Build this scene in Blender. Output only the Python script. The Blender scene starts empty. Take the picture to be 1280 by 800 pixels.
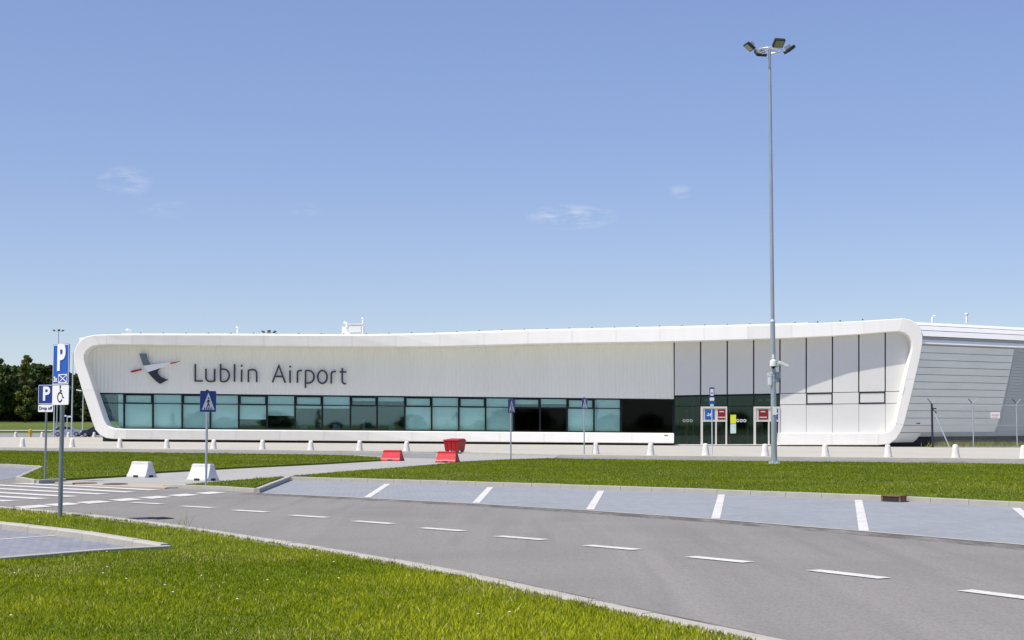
import bpy, bmesh, math, random
import numpy as np
from mathutils import Vector, Matrix

random.seed(7)
rng = np.random.default_rng(11)
scene = bpy.context.scene
R = math.radians
COL = scene.collection

# ------------------------------------------------------------------ camera
F_PX, CAM_H, HORIZON = 1900.0, 1.85, 527.0
PITCH = math.atan((HORIZON - 400.0) / F_PX)
cam_data = bpy.data.cameras.new('camera')
cam_data.sensor_width = 36.0
cam_data.lens = 36.0 * F_PX / 1280.0
cam_data.clip_start = 0.1
cam_data.clip_end = 6000.0
cam = bpy.data.objects.new('camera', cam_data)
cam.location = (0, 0, CAM_H)
cam.rotation_euler = (math.pi / 2 + PITCH, 0, 0)
COL.objects.link(cam)
scene.camera = cam

# ------------------------------------------------------------------ sky, sun, exposure
TO_SUN = Vector((-0.55, -0.38, 1.1)).normalized()
SUN_EL = math.asin(TO_SUN.z)
SUN_AZ = math.atan2(TO_SUN.x, TO_SUN.y)
world = bpy.data.worlds.new('World')
scene.world = world
world.use_nodes = True
wn, wl = world.node_tree.nodes, world.node_tree.links
wn.clear()
w_out = wn.new('ShaderNodeOutputWorld')
w_bg = wn.new('ShaderNodeBackground')
w_bg.inputs['Strength'].default_value = 0.119
sky = wn.new('ShaderNodeTexSky')
sky.sky_type = 'NISHITA'
sky.sun_disc = False
sky.sun_elevation = SUN_EL
sky.sun_rotation = SUN_AZ
sky.altitude = 200.0
sky.air_density = 0.8
sky.dust_density = 0.5
sky.ozone_density = 5.0


def wmath(op, a, b=None):
    n = wn.new('ShaderNodeMath')
    n.operation = op
    for i, v in enumerate((a, b)):
        if v is None:
            continue
        if isinstance(v, (int, float)):
            n.inputs[i].default_value = v
        else:
            wl.new(v, n.inputs[i])
    return n.outputs[0]


def sky_clouds(color_socket):
    """A few thin fair-weather wisps, given by direction, on top of the clear sky."""
    tc = wn.new('ShaderNodeTexCoord')
    sep = wn.new('ShaderNodeSeparateXYZ')
    wl.new(tc.outputs['Generated'], sep.inputs[0])
    noise = wn.new('ShaderNodeTexNoise')
    noise.inputs['Scale'].default_value = 120.0
    noise.inputs['Detail'].default_value = 6.0
    noise.inputs['Roughness'].default_value = 0.62
    mp = wn.new('ShaderNodeMapping')
    mp.inputs['Scale'].default_value = (0.5, 0.5, 2.0)
    wl.new(tc.outputs['Generated'], mp.inputs[0])
    wl.new(mp.outputs[0], noise.inputs['Vector'])
    total = None
    # azimuth (deg right of +Y), elevation (deg), half width, half height, strength
    for az, el, aw, ah, st in ((2.25, 7.70, 1.45, 0.42, .42), (6.35, 8.60, .40, .24, .26), (-14.4, 8.75, .85, .50, .28),
                               (-13.0, 7.85, .9, .35, .12), (-7.9, 7.9, .6, .25, .16), (41, 9, 2.0, .5, .4), (-52, 11, 2.4, .6, .4)):
        a0 = math.radians(az)
        x_ = wmath('SUBTRACT', wmath('MULTIPLY', sep.outputs[0], math.cos(a0)), wmath('MULTIPLY', sep.outputs[1], math.sin(a0)))
        f_ = wmath('ADD', wmath('MULTIPLY', sep.outputs[0], math.sin(a0)), wmath('MULTIPLY', sep.outputs[1], math.cos(a0)))
        u = wmath('DIVIDE', x_, math.sin(R(aw)))
        v = wmath('DIVIDE', wmath('SUBTRACT', sep.outputs[2], math.sin(R(el))), math.sin(R(ah)))
        d2 = wmath('ADD', wmath('MULTIPLY', u, u), wmath('MULTIPLY', v, v))
        m = wn.new('ShaderNodeMapRange')
        m.inputs['From Min'].default_value = 1.6
        m.inputs['From Max'].default_value = 0.0
        wl.new(d2, m.inputs['Value'])
        m2 = wmath('MULTIPLY', m.outputs[0], wmath('GREATER_THAN', f_, 0.0))
        n2 = wn.new('ShaderNodeMapRange')
        n2.inputs['From Min'].default_value = 0.44
        n2.inputs['From Max'].default_value = 0.66
        wl.new(noise.outputs['Fac'], n2.inputs['Value'])
        m3 = wmath('MULTIPLY', wmath('MULTIPLY', m2, n2.outputs[0]), st * 1.15)
        total = m3 if total is None else wmath('ADD', total, m3)
    total = wmath('MINIMUM', total, 0.6)
    mix = wn.new('ShaderNodeMix')
    mix.data_type = 'RGBA'
    wl.new(total, mix.inputs['Factor'])
    wl.new(color_socket, mix.inputs[6])
    mix.inputs[7].default_value = (5.0, 5.15, 5.45, 1)
    return mix.outputs[2]


hsv = wn.new('ShaderNodeHueSaturation')
hsv.inputs['Hue'].default_value = 0.522
hsv.inputs['Saturation'].default_value = 1.40
hsv.inputs['Value'].default_value = 2.0
gam = wn.new('ShaderNodeGamma')
gam.inputs['Gamma'].default_value = 0.50
wl.new(sky.outputs[0], gam.inputs['Color'])
wl.new(gam.outputs[0], hsv.inputs['Color'])
wl.new(sky_clouds(hsv.outputs[0]), w_bg.inputs['Color'])
wl.new(w_bg.outputs[0], w_out.inputs['Surface'])

sun_data = bpy.data.lights.new('sun', 'SUN')
sun_data.energy = 3.9
sun_data.angle = R(0.53)
sun_data.color = (1.0, 0.935, 0.83)
sun = bpy.data.objects.new('sun', sun_data)
sun.rotation_euler = TO_SUN.to_track_quat('Z', 'Y').to_euler()
sun.location = (-60, -60, 110)
COL.objects.link(sun)

scene.view_settings.view_transform = 'Standard'
scene.view_settings.look = 'None'
scene.view_settings.gamma = 1.0
scene.view_settings.use_curve_mapping = False
scene.view_settings.exposure = 0.45
scene.render.engine = 'CYCLES'
scene.cycles.max_bounces = 8
scene.cycles.transparent_max_bounces = 16

# ------------------------------------------------------------------ geometry helpers
CP, SP = math.cos(PITCH), math.sin(PITCH)


def ray(px, py):
    x, u = px - 640.0, 400.0 - py
    return Vector((x, F_PX * CP - u * SP, F_PX * SP + u * CP))


def G(px, py, z=0.0):
    """Ground point (at height z) seen at this place in the photograph."""
    d = ray(px, py)
    t = (z - CAM_H) / d.z
    return Vector((d.x * t, d.y * t, z))


FAC_Y = 130.0


def FP(px, py, d=0.0):
    """Point of the facade plane (d metres in front of it)."""
    r = ray(px, py)
    t = (FAC_Y - d) / r.y
    return Vector((r.x * t, FAC_Y - d, CAM_H + r.z * t))


def sstep(a, b, x):
    t = min(1.0, max(0.0, (x - a) / (b - a)))
    return t * t * (3 - 2 * t)


def terrain(x, y):
    xc = max(-60.0, min(60.0, x))
    plane = -0.185 - 0.007 * xc
    g = plane * sstep(100, 127, y)
    g = g * (1 - sstep(140, 210, y)) + (-0.30) * sstep(140, 210, y)
    g += 2.35 * sstep(225, 350, y)
    return g


def interp(tab, x):
    if x <= tab[0][0]:
        return tab[0][1]
    for (a, b), (c, d) in zip(tab, tab[1:]):
        if x <= c:
            return b + (d - b) * (x - a) / (c - a)
    return tab[-1][1]


class MB:
    def __init__(self):
        self.v, self.f = [], []

    def add(self, vs, fs):
        o = len(self.v)
        self.v += [tuple(p) for p in vs]
        self.f += [tuple(i + o for i in f) for f in fs]
        return self

    def box(self, c, s, rz=0.0, M=None):
        hx, hy, hz = s[0] / 2, s[1] / 2, s[2] / 2
        vs = [Vector((x * hx, y * hy, z * hz)) for z in (-1, 1) for y in (-1, 1) for x in (-1, 1)]
        m = M if M is not None else Matrix.Rotation(rz, 3, 'Z')
        vs = [m @ v + Vector(c) for v in vs]
        return self.add(vs, [(0, 2, 3, 1), (4, 5, 7, 6), (0, 1, 5, 4), (2, 6, 7, 3), (0, 4, 6, 2), (1, 3, 7, 5)])

    def hexa(self, lo, hi):
        """lo, hi: four points each, same winding (counter-clockwise seen from hi)."""
        return self.add(list(lo) + list(hi), [(3, 2, 1, 0), (4, 5, 6, 7), (0, 1, 5, 4), (1, 2, 6, 5), (2, 3, 7, 6), (3, 0, 4, 7)])

    def prism(self, poly, ext):
        """Polygon of 3D points pushed along ext."""
        n = len(poly)
        ext = Vector(ext)
        a = [Vector(p) for p in poly]
        b = [p + ext for p in a]
        fs = [tuple(range(n))[::-1], tuple(range(n, 2 * n))]
        fs += [(i, (i + 1) % n, n + (i + 1) % n, n + i) for i in range(n)]
        return self.add(a + b, fs)

    def tube(self, pts, rad, n=10, caps=True):
        pts = [Vector(p) for p in pts]
        rs = rad if isinstance(rad, (list, tuple)) else [rad] * len(pts)
        base = len(self.v)
        for i, p in enumerate(pts):
            if i == 0:
                t = pts[1] - p
            elif i == len(pts) - 1:
                t = p - pts[i - 1]
            else:
                t = (pts[i + 1] - pts[i - 1])
            t.normalize()
            a = Vector((1, 0, 0)) if abs(t.x) < 0.9 else Vector((0, 1, 0))
            u = t.cross(a).normalized()
            w = t.cross(u)
            for k in range(n):
                an = 2 * math.pi * k / n
                self.v.append(tuple(p + (u * math.cos(an) + w * math.sin(an)) * rs[i]))
        for i in range(len(pts) - 1):
            for k in range(n):
                a0 = base + i * n + k
                a1 = base + i * n + (k + 1) % n
                self.f.append((a0, a1, a1 + n, a0 + n))
        if caps:
            self.f.append(tuple(base + k for k in range(n))[::-1])
            e = base + (len(pts) - 1) * n
            self.f.append(tuple(e + k for k in range(n)))
        return self

    def lathe(self, prof, n=20, c=(0, 0, 0)):
        base = len(self.v)
        for r, z in prof:
            for k in range(n):
                a = 2 * math.pi * k / n
                self.v.append((c[0] + r * math.cos(a), c[1] + r * math.sin(a), c[2] + z))
        m = len(prof)
        for i in range(m - 1):
            for k in range(n):
                a0 = base + i * n + k
                a1 = base + i * n + (k + 1) % n
                self.f.append((a0, a1, a1 + n, a0 + n))
        self.f.append(tuple(base + k for k in range(n))[::-1])
        self.f.append(tuple(base + (m - 1) * n + k for k in range(n)))
        return self

    def stroke(self, pts, w, thick, to3, closed=False):
        """Ribbon of width w along 2D points, given thickness; to3(x, y, depth) places it."""
        P = [Vector((p[0], p[1])) for p in pts]
        n = len(P)
        L, Rr = [], []
        for i in range(n):
            if closed:
                a, b = P[i - 1], P[(i + 1) % n]
                t1, t2 = (P[i] - a).normalized(), (b - P[i]).normalized()
            else:
                t1 = (P[i] - P[i - 1]).normalized() if i else (P[1] - P[0]).normalized()
                t2 = (P[i + 1] - P[i]).normalized() if i < n - 1 else t1
            t = (t1 + t2).normalized()
            k = max(0.45, t.dot(t1))
            nn = Vector((-t.y, t.x)) * (w / 2 / k)
            L.append(P[i] + nn)
            Rr.append(P[i] - nn)
        segs = n if closed else n - 1
        base = len(self.v)
        for i in range(n):
            for q in (L[i], Rr[i]):
                for dpt in (0.0, thick):
                    self.v.append(tuple(to3(q.x, q.y, dpt)))
        for i in range(segs):
            a = base + 4 * i
            b = base + 4 * ((i + 1) % n)
            self.f += [(a + 1, a + 3, b + 3, b + 1), (a, b, b + 2, a + 2), (a, a + 1, b + 1, b), (a + 2, b + 2, b + 3, a + 3)]
        if not closed:
            a = base
            self.f.append((a, a + 2, a + 3, a + 1))
            a = base + 4 * (n - 1)
            self.f.append((a, a + 1, a + 3, a + 2))
        return self

    def mesh(self, name, m, smooth=False, bevel=0.0, fixn=True, angle=40):
        me = bpy.data.meshes.new(name)
        me.from_pydata(self.v, [], self.f)
        if fixn or bevel:
            bm = bmesh.new()
            bm.from_mesh(me)
            if bevel:
                bmesh.ops.remove_doubles(bm, verts=bm.verts, dist=1e-5)
            if fixn:
                bmesh.ops.recalc_face_normals(bm, faces=bm.faces)
            if bevel:
                es = [e for e in bm.edges if len(e.link_faces) == 2 and e.calc_face_angle(0) > R(30)]
                bmesh.ops.bevel(bm, geom=es, offset=bevel, segments=2, affect='EDGES', profile=0.6)
            bm.to_mesh(me)
            bm.free()
        if m is not None:
            me.materials.append(m)
        if smooth:
            for p in me.polygons:
                p.use_smooth = True
            try:
                me.set_sharp_from_angle(angle=R(angle))
            except Exception:
                pass
        me.update()
        return me

    def build(self, name, m, parent=None, **kw):
        o = bpy.data.objects.new(name, self.mesh(name, m, **kw))
        COL.objects.link(o)
        if parent is not None:
            o.parent = parent
        return o


def link(name, mesh, parent=None, loc=(0, 0, 0), rz=0.0, scale=None):
    o = bpy.data.objects.new(name, mesh)
    COL.objects.link(o)
    o.location = loc
    o.rotation_euler = (0, 0, rz)
    if scale:
        o.scale = scale
    if parent is not None:
        o.parent = parent
    return o


def tag(o, label, cat=None, group=None, kind=None):
    if label:
        o['label'] = label
    if cat:
        o['category'] = cat
    if group:
        o['group'] = group
    if kind:
        o['kind'] = kind
    return o


def thing(name, label, cat, loc=(0, 0, 0), rz=0.0, group=None):
    o = bpy.data.objects.new(name, None)
    o.empty_display_size = 0.3
    COL.objects.link(o)
    o.location = loc
    o.rotation_euler = (0, 0, rz)
    return tag(o, label, cat, group)


def copy_tree(o, parent=None):
    c = o.copy()
    COL.objects.link(c)
    if parent is not None:
        c.parent = parent
    for ch in list(o.children):
        copy_tree(ch, c)
    return c


# ------------------------------------------------------------------ materials
def node_mat(name):
    m = bpy.data.materials.new(name)
    m.use_nodes = True
    nt = m.node_tree
    b = nt.nodes['Principled BSDF']
    return m, nt, b


def mat(name, col, rough=0.6, metal=0.0, var=0.0, vscale=8.0, bump=0.0, bscale=40.0, col2=None, spec=None, coords='Object', detail=5.0, stretch=None):
    m, nt, b = node_mat(name)
    b.inputs['Roughness'].default_value = rough
    b.inputs['Metallic'].default_value = metal
    if spec is not None:
        b.inputs['Specular IOR Level'].default_value = spec
    b.inputs['Base Color'].default_value = (*col, 1)
    if var > 0 or col2 is not None or bump > 0:
        tc = nt.nodes.new('ShaderNodeTexCoord')
        src = tc.outputs[coords]
        if stretch:
            mp = nt.nodes.new('ShaderNodeMapping')
            mp.inputs['Scale'].default_value = stretch
            nt.links.new(src, mp.inputs[0])
            src = mp.outputs[0]
    if var > 0 or col2 is not None:
        n = nt.nodes.new('ShaderNodeTexNoise')
        n.inputs['Scale'].default_value = vscale
        n.inputs['Detail'].default_value = detail
        n.inputs['Roughness'].default_value = 0.6
        nt.links.new(src, n.inputs['Vector'])
        rmp = nt.nodes.new('ShaderNodeValToRGB')
        c2 = col2 if col2 is not None else tuple(min(1, c * (1 + var)) for c in col)
        c1 = col if col2 is not None else tuple(c * (1 - var) for c in col)
        rmp.color_ramp.elements[0].color = (*c1, 1)
        rmp.color_ramp.elements[1].color = (*c2, 1)
        rmp.color_ramp.elements[0].position = 0.3
        rmp.color_ramp.elements[1].position = 0.7
        nt.links.new(n.outputs['Fac'], rmp.inputs[0])
        nt.links.new(rmp.outputs[0], b.inputs['Base Color'])
    if bump > 0:
        n2 = nt.nodes.new('ShaderNodeTexNoise')
        n2.inputs['Scale'].default_value = bscale
        n2.inputs['Detail'].default_value = 4
        nt.links.new(src, n2.inputs['Vector'])
        bp = nt.nodes.new('ShaderNodeBump')
        bp.inputs['Strength'].default_value = bump
        bp.inputs['Distance'].default_value = 0.02
        nt.links.new(n2.outputs['Fac'], bp.inputs['Height'])
        nt.links.new(bp.outputs[0], b.inputs['Normal'])
    return m


def surface_mat(name, base, layers, rough=0.85, bump=0.25, bscale=60.0, wave=None):
    """Ground surface: base colour changed by several noise layers (scale, colour, low, high, amount, stretch)."""
    m, nt, b = node_mat(name)
    b.inputs['Roughness'].default_value = rough
    b.inputs['Specular IOR Level'].default_value = 0.25
    tc = nt.nodes.new('ShaderNodeTexCoord')
    cur = None
    for sc, colr, lo, hi, amt, stretch, rot in layers:
        mp = nt.nodes.new('ShaderNodeMapping')
        mp.inputs['Scale'].default_value = stretch
        mp.inputs['Rotation'].default_value = (0, 0, rot)
        nt.links.new(tc.outputs['Object'], mp.inputs[0])
        n = nt.nodes.new('ShaderNodeTexNoise')
        n.inputs['Scale'].default_value = sc
        n.inputs['Detail'].default_value = 6
        n.inputs['Roughness'].default_value = 0.62
        nt.links.new(mp.outputs[0], n.inputs['Vector'])
        mr = nt.nodes.new('ShaderNodeMapRange')
        mr.inputs['From Min'].default_value = lo
        mr.inputs['From Max'].default_value = hi
        mr.inputs['To Max'].default_value = amt
        nt.links.new(n.outputs['Fac'], mr.inputs['Value'])
        mx = nt.nodes.new('ShaderNodeMix')
        mx.data_type = 'RGBA'
        nt.links.new(mr.outputs[0], mx.inputs['Factor'])
        if cur is None:
            mx.inputs[6].default_value = (*base, 1)
        else:
            nt.links.new(cur, mx.inputs[6])
        mx.inputs[7].default_value = (*colr, 1)
        cur = mx.outputs[2]
    nt.links.new(cur, b.inputs['Base Color'])
    if bump:
        n2 = nt.nodes.new('ShaderNodeTexNoise')
        n2.inputs['Scale'].default_value = bscale
        n2.inputs['Detail'].default_value = 5
        nt.links.new(tc.outputs['Object'], n2.inputs['Vector'])
        bp = nt.nodes.new('ShaderNodeBump')
        bp.inputs['Strength'].default_value = bump
        bp.inputs['Distance'].default_value = 0.02
        nt.links.new(n2.outputs['Fac'], bp.inputs['Height'])
        nt.links.new(bp.outputs[0], b.inputs['Normal'])
    return m


def add_pavers(m, rot, amount=0.5, joint=(0.12, 0.125, 0.135)):
    """Fine block joints over a paving colour (blocks of 0.2 x 0.1 m)."""
    nt = m.node_tree
    b = nt.nodes['Principled BSDF']
    src = b.inputs['Base Color'].links[0].from_socket
    tc = nt.nodes.new('ShaderNodeTexCoord')
    mp = nt.nodes.new('ShaderNodeMapping')
    mp.inputs['Rotation'].default_value = (0, 0, rot)
    nt.links.new(tc.outputs['Object'], mp.inputs[0])
    br = nt.nodes.new('ShaderNodeTexBrick')
    br.inputs['Scale'].default_value = 1.0
    br.inputs['Brick Width'].default_value = 0.20
    br.inputs['Row Height'].default_value = 0.10
    br.inputs['Mortar Size'].default_value = 0.007
    br.inputs['Color1'].default_value = (1.10, 1.10, 1.10, 1)
    br.inputs['Color2'].default_value = (0.86, 0.86, 0.88, 1)
    br.inputs['Mortar'].default_value = (0.55, 0.55, 0.55, 1)
    nt.links.new(mp.outputs[0], br.inputs['Vector'])
    mx = nt.nodes.new('ShaderNodeMix')
    mx.data_type = 'RGBA'
    mx.blend_type = 'MULTIPLY'
    mx.inputs['Factor'].default_value = amount
    nt.links.new(src, mx.inputs[6])
    nt.links.new(br.outputs['Color'], mx.inputs[7])
    nt.links.new(mx.outputs[2], b.inputs['Base Color'])


def attr_mat(name, rough=0.6, trans=0.25, attr='tint'):
    """Leaf / blade material coloured by a per-vertex tint."""
    m, nt, b = node_mat(name)
    a = nt.nodes.new('ShaderNodeAttribute')
    a.attribute_name = attr
    nt.links.new(a.outputs['Color'], b.inputs['Base Color'])
    b.inputs['Roughness'].default_value = rough
    b.inputs['Specular IOR Level'].default_value = 0.12
    if trans > 0:
        tr = nt.nodes.new('ShaderNodeBsdfTranslucent')
        nt.links.new(a.outputs['Color'], tr.inputs['Color'])
        mx = nt.nodes.new('ShaderNodeMixShader')
        mx.inputs[0].default_value = trans
        nt.links.new(b.outputs[0], mx.inputs[1])
        nt.links.new(tr.outputs[0], mx.inputs[2])
        nt.links.new(mx.outputs[0], nt.nodes['Material Output'].inputs['Surface'])
    return m


def glass_mat(name, tint, refl=0.12, rough=0.02, refl_col=(0.9, 0.95, 0.95)):
    """Thin tinted pane: lets tinted light through and mirrors more at grazing angles."""
    m, nt, b = node_mat(name)
    nt.nodes.remove(b)
    t = nt.nodes.new('ShaderNodeBsdfTransparent')
    t.inputs['Color'].default_value = (*tint, 1)
    g = nt.nodes.new('ShaderNodeBsdfGlossy')
    g.inputs['Roughness'].default_value = rough
    g.inputs['Color'].default_value = (*refl_col, 1)
    lw = nt.nodes.new('ShaderNodeLayerWeight')
    lw.inputs['Blend'].default_value = 0.25
    mr = nt.nodes.new('ShaderNodeMapRange')
    mr.inputs['To Min'].default_value = refl
    mr.inputs['To Max'].default_value = 0.9
    nt.links.new(lw.outputs['Fresnel'], mr.inputs['Value'])
    mr.inputs['From Min'].default_value = 0.04
    mx = nt.nodes.new('ShaderNodeMixShader')
    nt.links.new(mr.outputs[0], mx.inputs[0])
    nt.links.new(t.outputs[0], mx.inputs[1])
    nt.links.new(g.outputs[0], mx.inputs[2])
    nt.links.new(mx.outputs[0], nt.nodes['Material Output'].inputs['Surface'])
    return m


ONE = (1, 1, 1)
M = {}
M['asphalt'] = surface_mat('asphalt', (0.240, 0.227, 0.213), [
    (0.22, (0.190, 0.181, 0.172), 0.45, 0.68, 0.70, (1, 1, 1), 0),
    (0.7, (0.290, 0.275, 0.258), 0.50, 0.74, 0.65, (1.0, 0.06, 1), R(-40)),
    (1.7, (0.175, 0.168, 0.160), 0.52, 0.72, 0.65, (1.0, 0.06, 1), R(-38)),
    (11.0, (0.170, 0.162, 0.155), 0.50, 0.70, 0.55, (1, 1, 1), 0),
    (26.0, (0.115, 0.111, 0.107), 0.50, 0.68, 0.70, (1, 1, 1), 0),
    (52.0, (0.46, 0.445, 0.42), 0.55, 0.72, 0.75, (1, 1, 1), 0),
    (110.0, (0.08, 0.08, 0.08), 0.58, 0.76, 0.6, (1, 1, 1), 0)], bump=0.5, bscale=70)
M['far_asphalt'] = surface_mat('far_asphalt', (0.235, 0.232, 0.232), [
    (0.12, (0.19, 0.19, 0.19), 0.45, 0.7, 0.7, (1, 1, 1), 0), (2.0, (0.28, 0.275, 0.27), 0.5, 0.8, 0.5, (1, 1, 1), 0)], bump=0.1)
M['bay_paving'] = surface_mat('bay_paving', (0.285, 0.302, 0.328), [
    (0.5, (0.245, 0.260, 0.285), 0.45, 0.7, 0.7, (1, 1, 1), 0),
    (5.0, (0.33, 0.34, 0.36), 0.5, 0.75, 0.6, (1, .35, 1), R(50)),
    (45.0, (0.16, 0.17, 0.20), 0.55, 0.75, 0.6, (1, 1, 1), 0)], bump=0.3, bscale=50)
M['lot_paving'] = surface_mat('lot_paving', (0.250, 0.262, 0.300), [
    (0.6, (0.21, 0.22, 0.255), 0.45, 0.7, 0.7, (1, 1, 1), 0),
    (9.0, (0.31, 0.32, 0.345), 0.5, 0.75, 0.6, (1, .35, 1), R(20)),
    (45.0, (0.15, 0.16, 0.185), 0.55, 0.75, 0.6, (1, 1, 1), 0)], bump=0.3, bscale=50)
add_pavers(M['bay_paving'], R(40), 0.55)
add_pavers(M['lot_paving'], R(30), 0.9)
M['forecourt'] = surface_mat('forecourt', (0.445, 0.425, 0.370), [
    (0.10, (0.40, 0.378, 0.325), 0.45, 0.7, 0.8, (1, 1, 1), 0),
    (0.8, (0.50, 0.485, 0.44), 0.5, 0.75, 0.5, (1, 0.3, 1), 0),
    (12.0, (0.36, 0.345, 0.31), 0.55, 0.8, 0.4, (1, 1, 1), 0)], bump=0.1)
M['footpath'] = surface_mat('footpath', (0.385, 0.378, 0.355), [
    (0.3, (0.335, 0.328, 0.31), 0.45, 0.7, 0.7, (1, 1, 1), 0),
    (4.0, (0.43, 0.42, 0.39), 0.5, 0.75, 0.6, (1, 1, 1), 0),
    (30.0, (0.30, 0.295, 0.28), 0.55, 0.8, 0.5, (1, 1, 1), 0)], bump=0.2)
add_pavers(M['footpath'], R(25), 0.7)
M['path_ramp'] = surface_mat('path_ramp', (0.42, 0.375, 0.31), [
    (0.8, (0.38, 0.335, 0.27), 0.45, 0.7, 0.7, (1, 1, 1), 0), (30.0, (0.32, 0.30, 0.26), 0.55, 0.8, 0.5, (1, 1, 1), 0)], bump=0.2)
M['kerb'] = surface_mat('kerb_concrete', (0.40, 0.385, 0.345), [
    (1.2, (0.33, 0.315, 0.28), 0.45, 0.7, 0.8, (1, 1, 1), 0),
    (9.0, (0.46, 0.445, 0.405), 0.5, 0.75, 0.7, (1, 1, 1), 0),
    (60.0, (0.24, 0.225, 0.19), 0.60, 0.8, 0.7, (1, 1, 1), 0)], bump=0.3, bscale=70)
M['marking'] = surface_mat('road_paint', (0.62, 0.615, 0.60), [
    (1.4, (0.48, 0.475, 0.46), 0.45, 0.7, 0.8, (1, 1, 1), 0),
    (9.0, (0.40, 0.395, 0.385), 0.55, 0.72, 0.7, (1, 1, 1), 0),
    (30.0, (0.24, 0.232, 0.225), 0.56, 0.68, 0.85, (1, 1, 1), 0)], bump=0.2)
M['lawn'] = surface_mat('lawn_soil', (0.105, 0.140, 0.006), [
    (0.22, (0.065, 0.100, 0.004), 0.42, 0.68, 0.85, (0.6, 1.3, 1), R(10)),
    (1.1, (0.150, 0.175, 0.012), 0.50, 0.75, 0.7, (1, 1, 1), 0),
    (9.0, (0.060, 0.090, 0.003), 0.48, 0.70, 0.8, (1, 1, 1), 0),
    (40.0, (0.18, 0.21, 0.02), 0.58, 0.75, 0.6, (1, 1, 1), 0)], rough=0.95, bump=0.9, bscale=18)
M['far_grass'] = surface_mat('far_grass', (0.105, 0.135, 0.022), [
    (0.03, (0.075, 0.112, 0.014), 0.42, 0.68, 0.9, (0.6, 1.6, 1), 0),
    (0.4, (0.17, 0.165, 0.06), 0.55, 0.75, 0.7, (1, 1, 1), 0),
    (3.0, (0.06, 0.09, 0.012), 0.5, 0.72, 0.7, (1, 1, 1), 0)], rough=0.95, bump=0.5, bscale=4)
M['blade'] = attr_mat('grass_blade', 0.55, 0.3)
M['leaf'] = attr_mat('leaf', 0.6, 0.2)
M['bark'] = mat('bark', (0.075, 0.055, 0.040), 0.9, var=0.4, vscale=6, bump=0.6, bscale=14)
M['white_panel'] = mat('white_metal_panel', (0.74, 0.735, 0.72), 0.42, var=0.025, vscale=0.6, stretch=(1, 1, 0.25))
for k_, f_ in enumerate((0.985, 1.0, 1.015)):
    M['white_panel%d' % k_] = mat('white_metal_panel', (0.785 * f_, 0.775 * f_, 0.745 * f_), 0.42, var=0.035, vscale=1.3, stretch=(1, 1, 0.16))
M['wall_ribs'] = mat('ribbed_wall_metal', (0.81, 0.81, 0.745), 0.5, var=0.03, vscale=0.5, stretch=(1, 1, 0.2))
M['grey_panel'] = mat('pale_grey_panel', (0.665, 0.665, 0.65), 0.38, var=0.02, vscale=0.5)
M['soffit'] = mat('soffit_sheet', (0.66, 0.62, 0.52), 0.6)
M['siding'] = mat('siding_metal', (0.70, 0.72, 0.69), 0.42, metal=0.0, var=0.05, vscale=0.35, stretch=(1, 1, 3))
M['siding_dark'] = mat('siding_louvre', (0.40, 0.43, 0.44), 0.5, var=0.05, vscale=0.5)
M['roof_white'] = mat('roof_white', (0.80, 0.80, 0.79), 0.5, var=0.03, vscale=1.0)
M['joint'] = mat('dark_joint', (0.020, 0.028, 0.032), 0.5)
M['frame_dark'] = mat('dark_window_frame', (0.006, 0.010, 0.014), 0.5, spec=0.2)
M['blind'] = mat('roller_blind', (0.74, 0.84, 0.82), 0.8, var=0.04, vscale=0.6)
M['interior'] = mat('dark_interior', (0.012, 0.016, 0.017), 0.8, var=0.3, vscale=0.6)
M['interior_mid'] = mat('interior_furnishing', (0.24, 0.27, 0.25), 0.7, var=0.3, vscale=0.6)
M['glass'] = glass_mat('teal_glass', (0.875, 0.96, 0.945), 0.105, 0.02, (0.60, 0.88, 1.0))
M['glass_dark'] = glass_mat('entrance_glass', (0.45, 0.62, 0.55), 0.045, 0.03, (0.78, 1.0, 0.92))
M['glass_black'] = glass_mat('black_glass', (0.15, 0.2, 0.2), 0.012, 0.03)
M['letter'] = mat('navy_letter', (0.030, 0.036, 0.062), 0.45)
M['logo_grey'] = mat('logo_grey', (0.135, 0.165, 0.205), 0.5)
M['logo_dark'] = mat('logo_dark', (0.018, 0.020, 0.032), 0.5)
M['logo_white'] = mat('logo_white', (0.80, 0.82, 0.86), 0.5)
M['logo_red'] = mat('logo_red', (0.36, 0.008, 0.022), 0.5)
M['galv'] = mat('galvanised_steel', (0.42, 0.46, 0.50), 0.42, metal=0.55, var=0.12, vscale=3.0, stretch=(1, 1, 0.3))
M['galv_light'] = mat('galvanised_light', (0.58, 0.62, 0.67), 0.45, metal=0.4, var=0.1, vscale=3.0, stretch=(1, 1, 0.3))
M['post'] = mat('sign_post_steel', (0.20, 0.245, 0.265), 0.45, metal=0.45, var=0.15, vscale=4.0)
M['sign_blue'] = mat('sign_blue', (0.008, 0.085, 0.42), 0.4, var=0.05, vscale=3)
M['sign_blue_dark'] = mat('sign_blue_dark', (0.010, 0.035, 0.21), 0.4, var=0.05, vscale=3)
M['sign_white'] = mat('sign_white', (0.78, 0.79, 0.80), 0.4, var=0.03, vscale=3)
M['portal'] = mat('portal_white', (0.60, 0.585, 0.55), 0.45, var=0.04, vscale=2)
M['sign_black'] = mat('sign_black', (0.012, 0.012, 0.014), 0.5)
M['sign_back'] = mat('sign_back_grey', (0.40, 0.41, 0.42), 0.5, metal=0.3)
M['sign_red'] = mat('door_sign_red', (0.22, 0.003, 0.008), 0.4)
M['door_blue'] = mat('door_sign_blue', (0.004, 0.095, 0.36), 0.4)
M['poster_yellow'] = mat('poster_yellow', (0.62, 0.68, 0.03), 0.5, var=0.1, vscale=4)
M['poster_pale'] = mat('poster_pale', (0.50, 0.66, 0.60), 0.5, var=0.12, vscale=6)
M['concrete_white'] = mat('white_concrete', (0.64, 0.63, 0.595), 0.8, var=0.10, vscale=5, bump=0.3, bscale=30)
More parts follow.
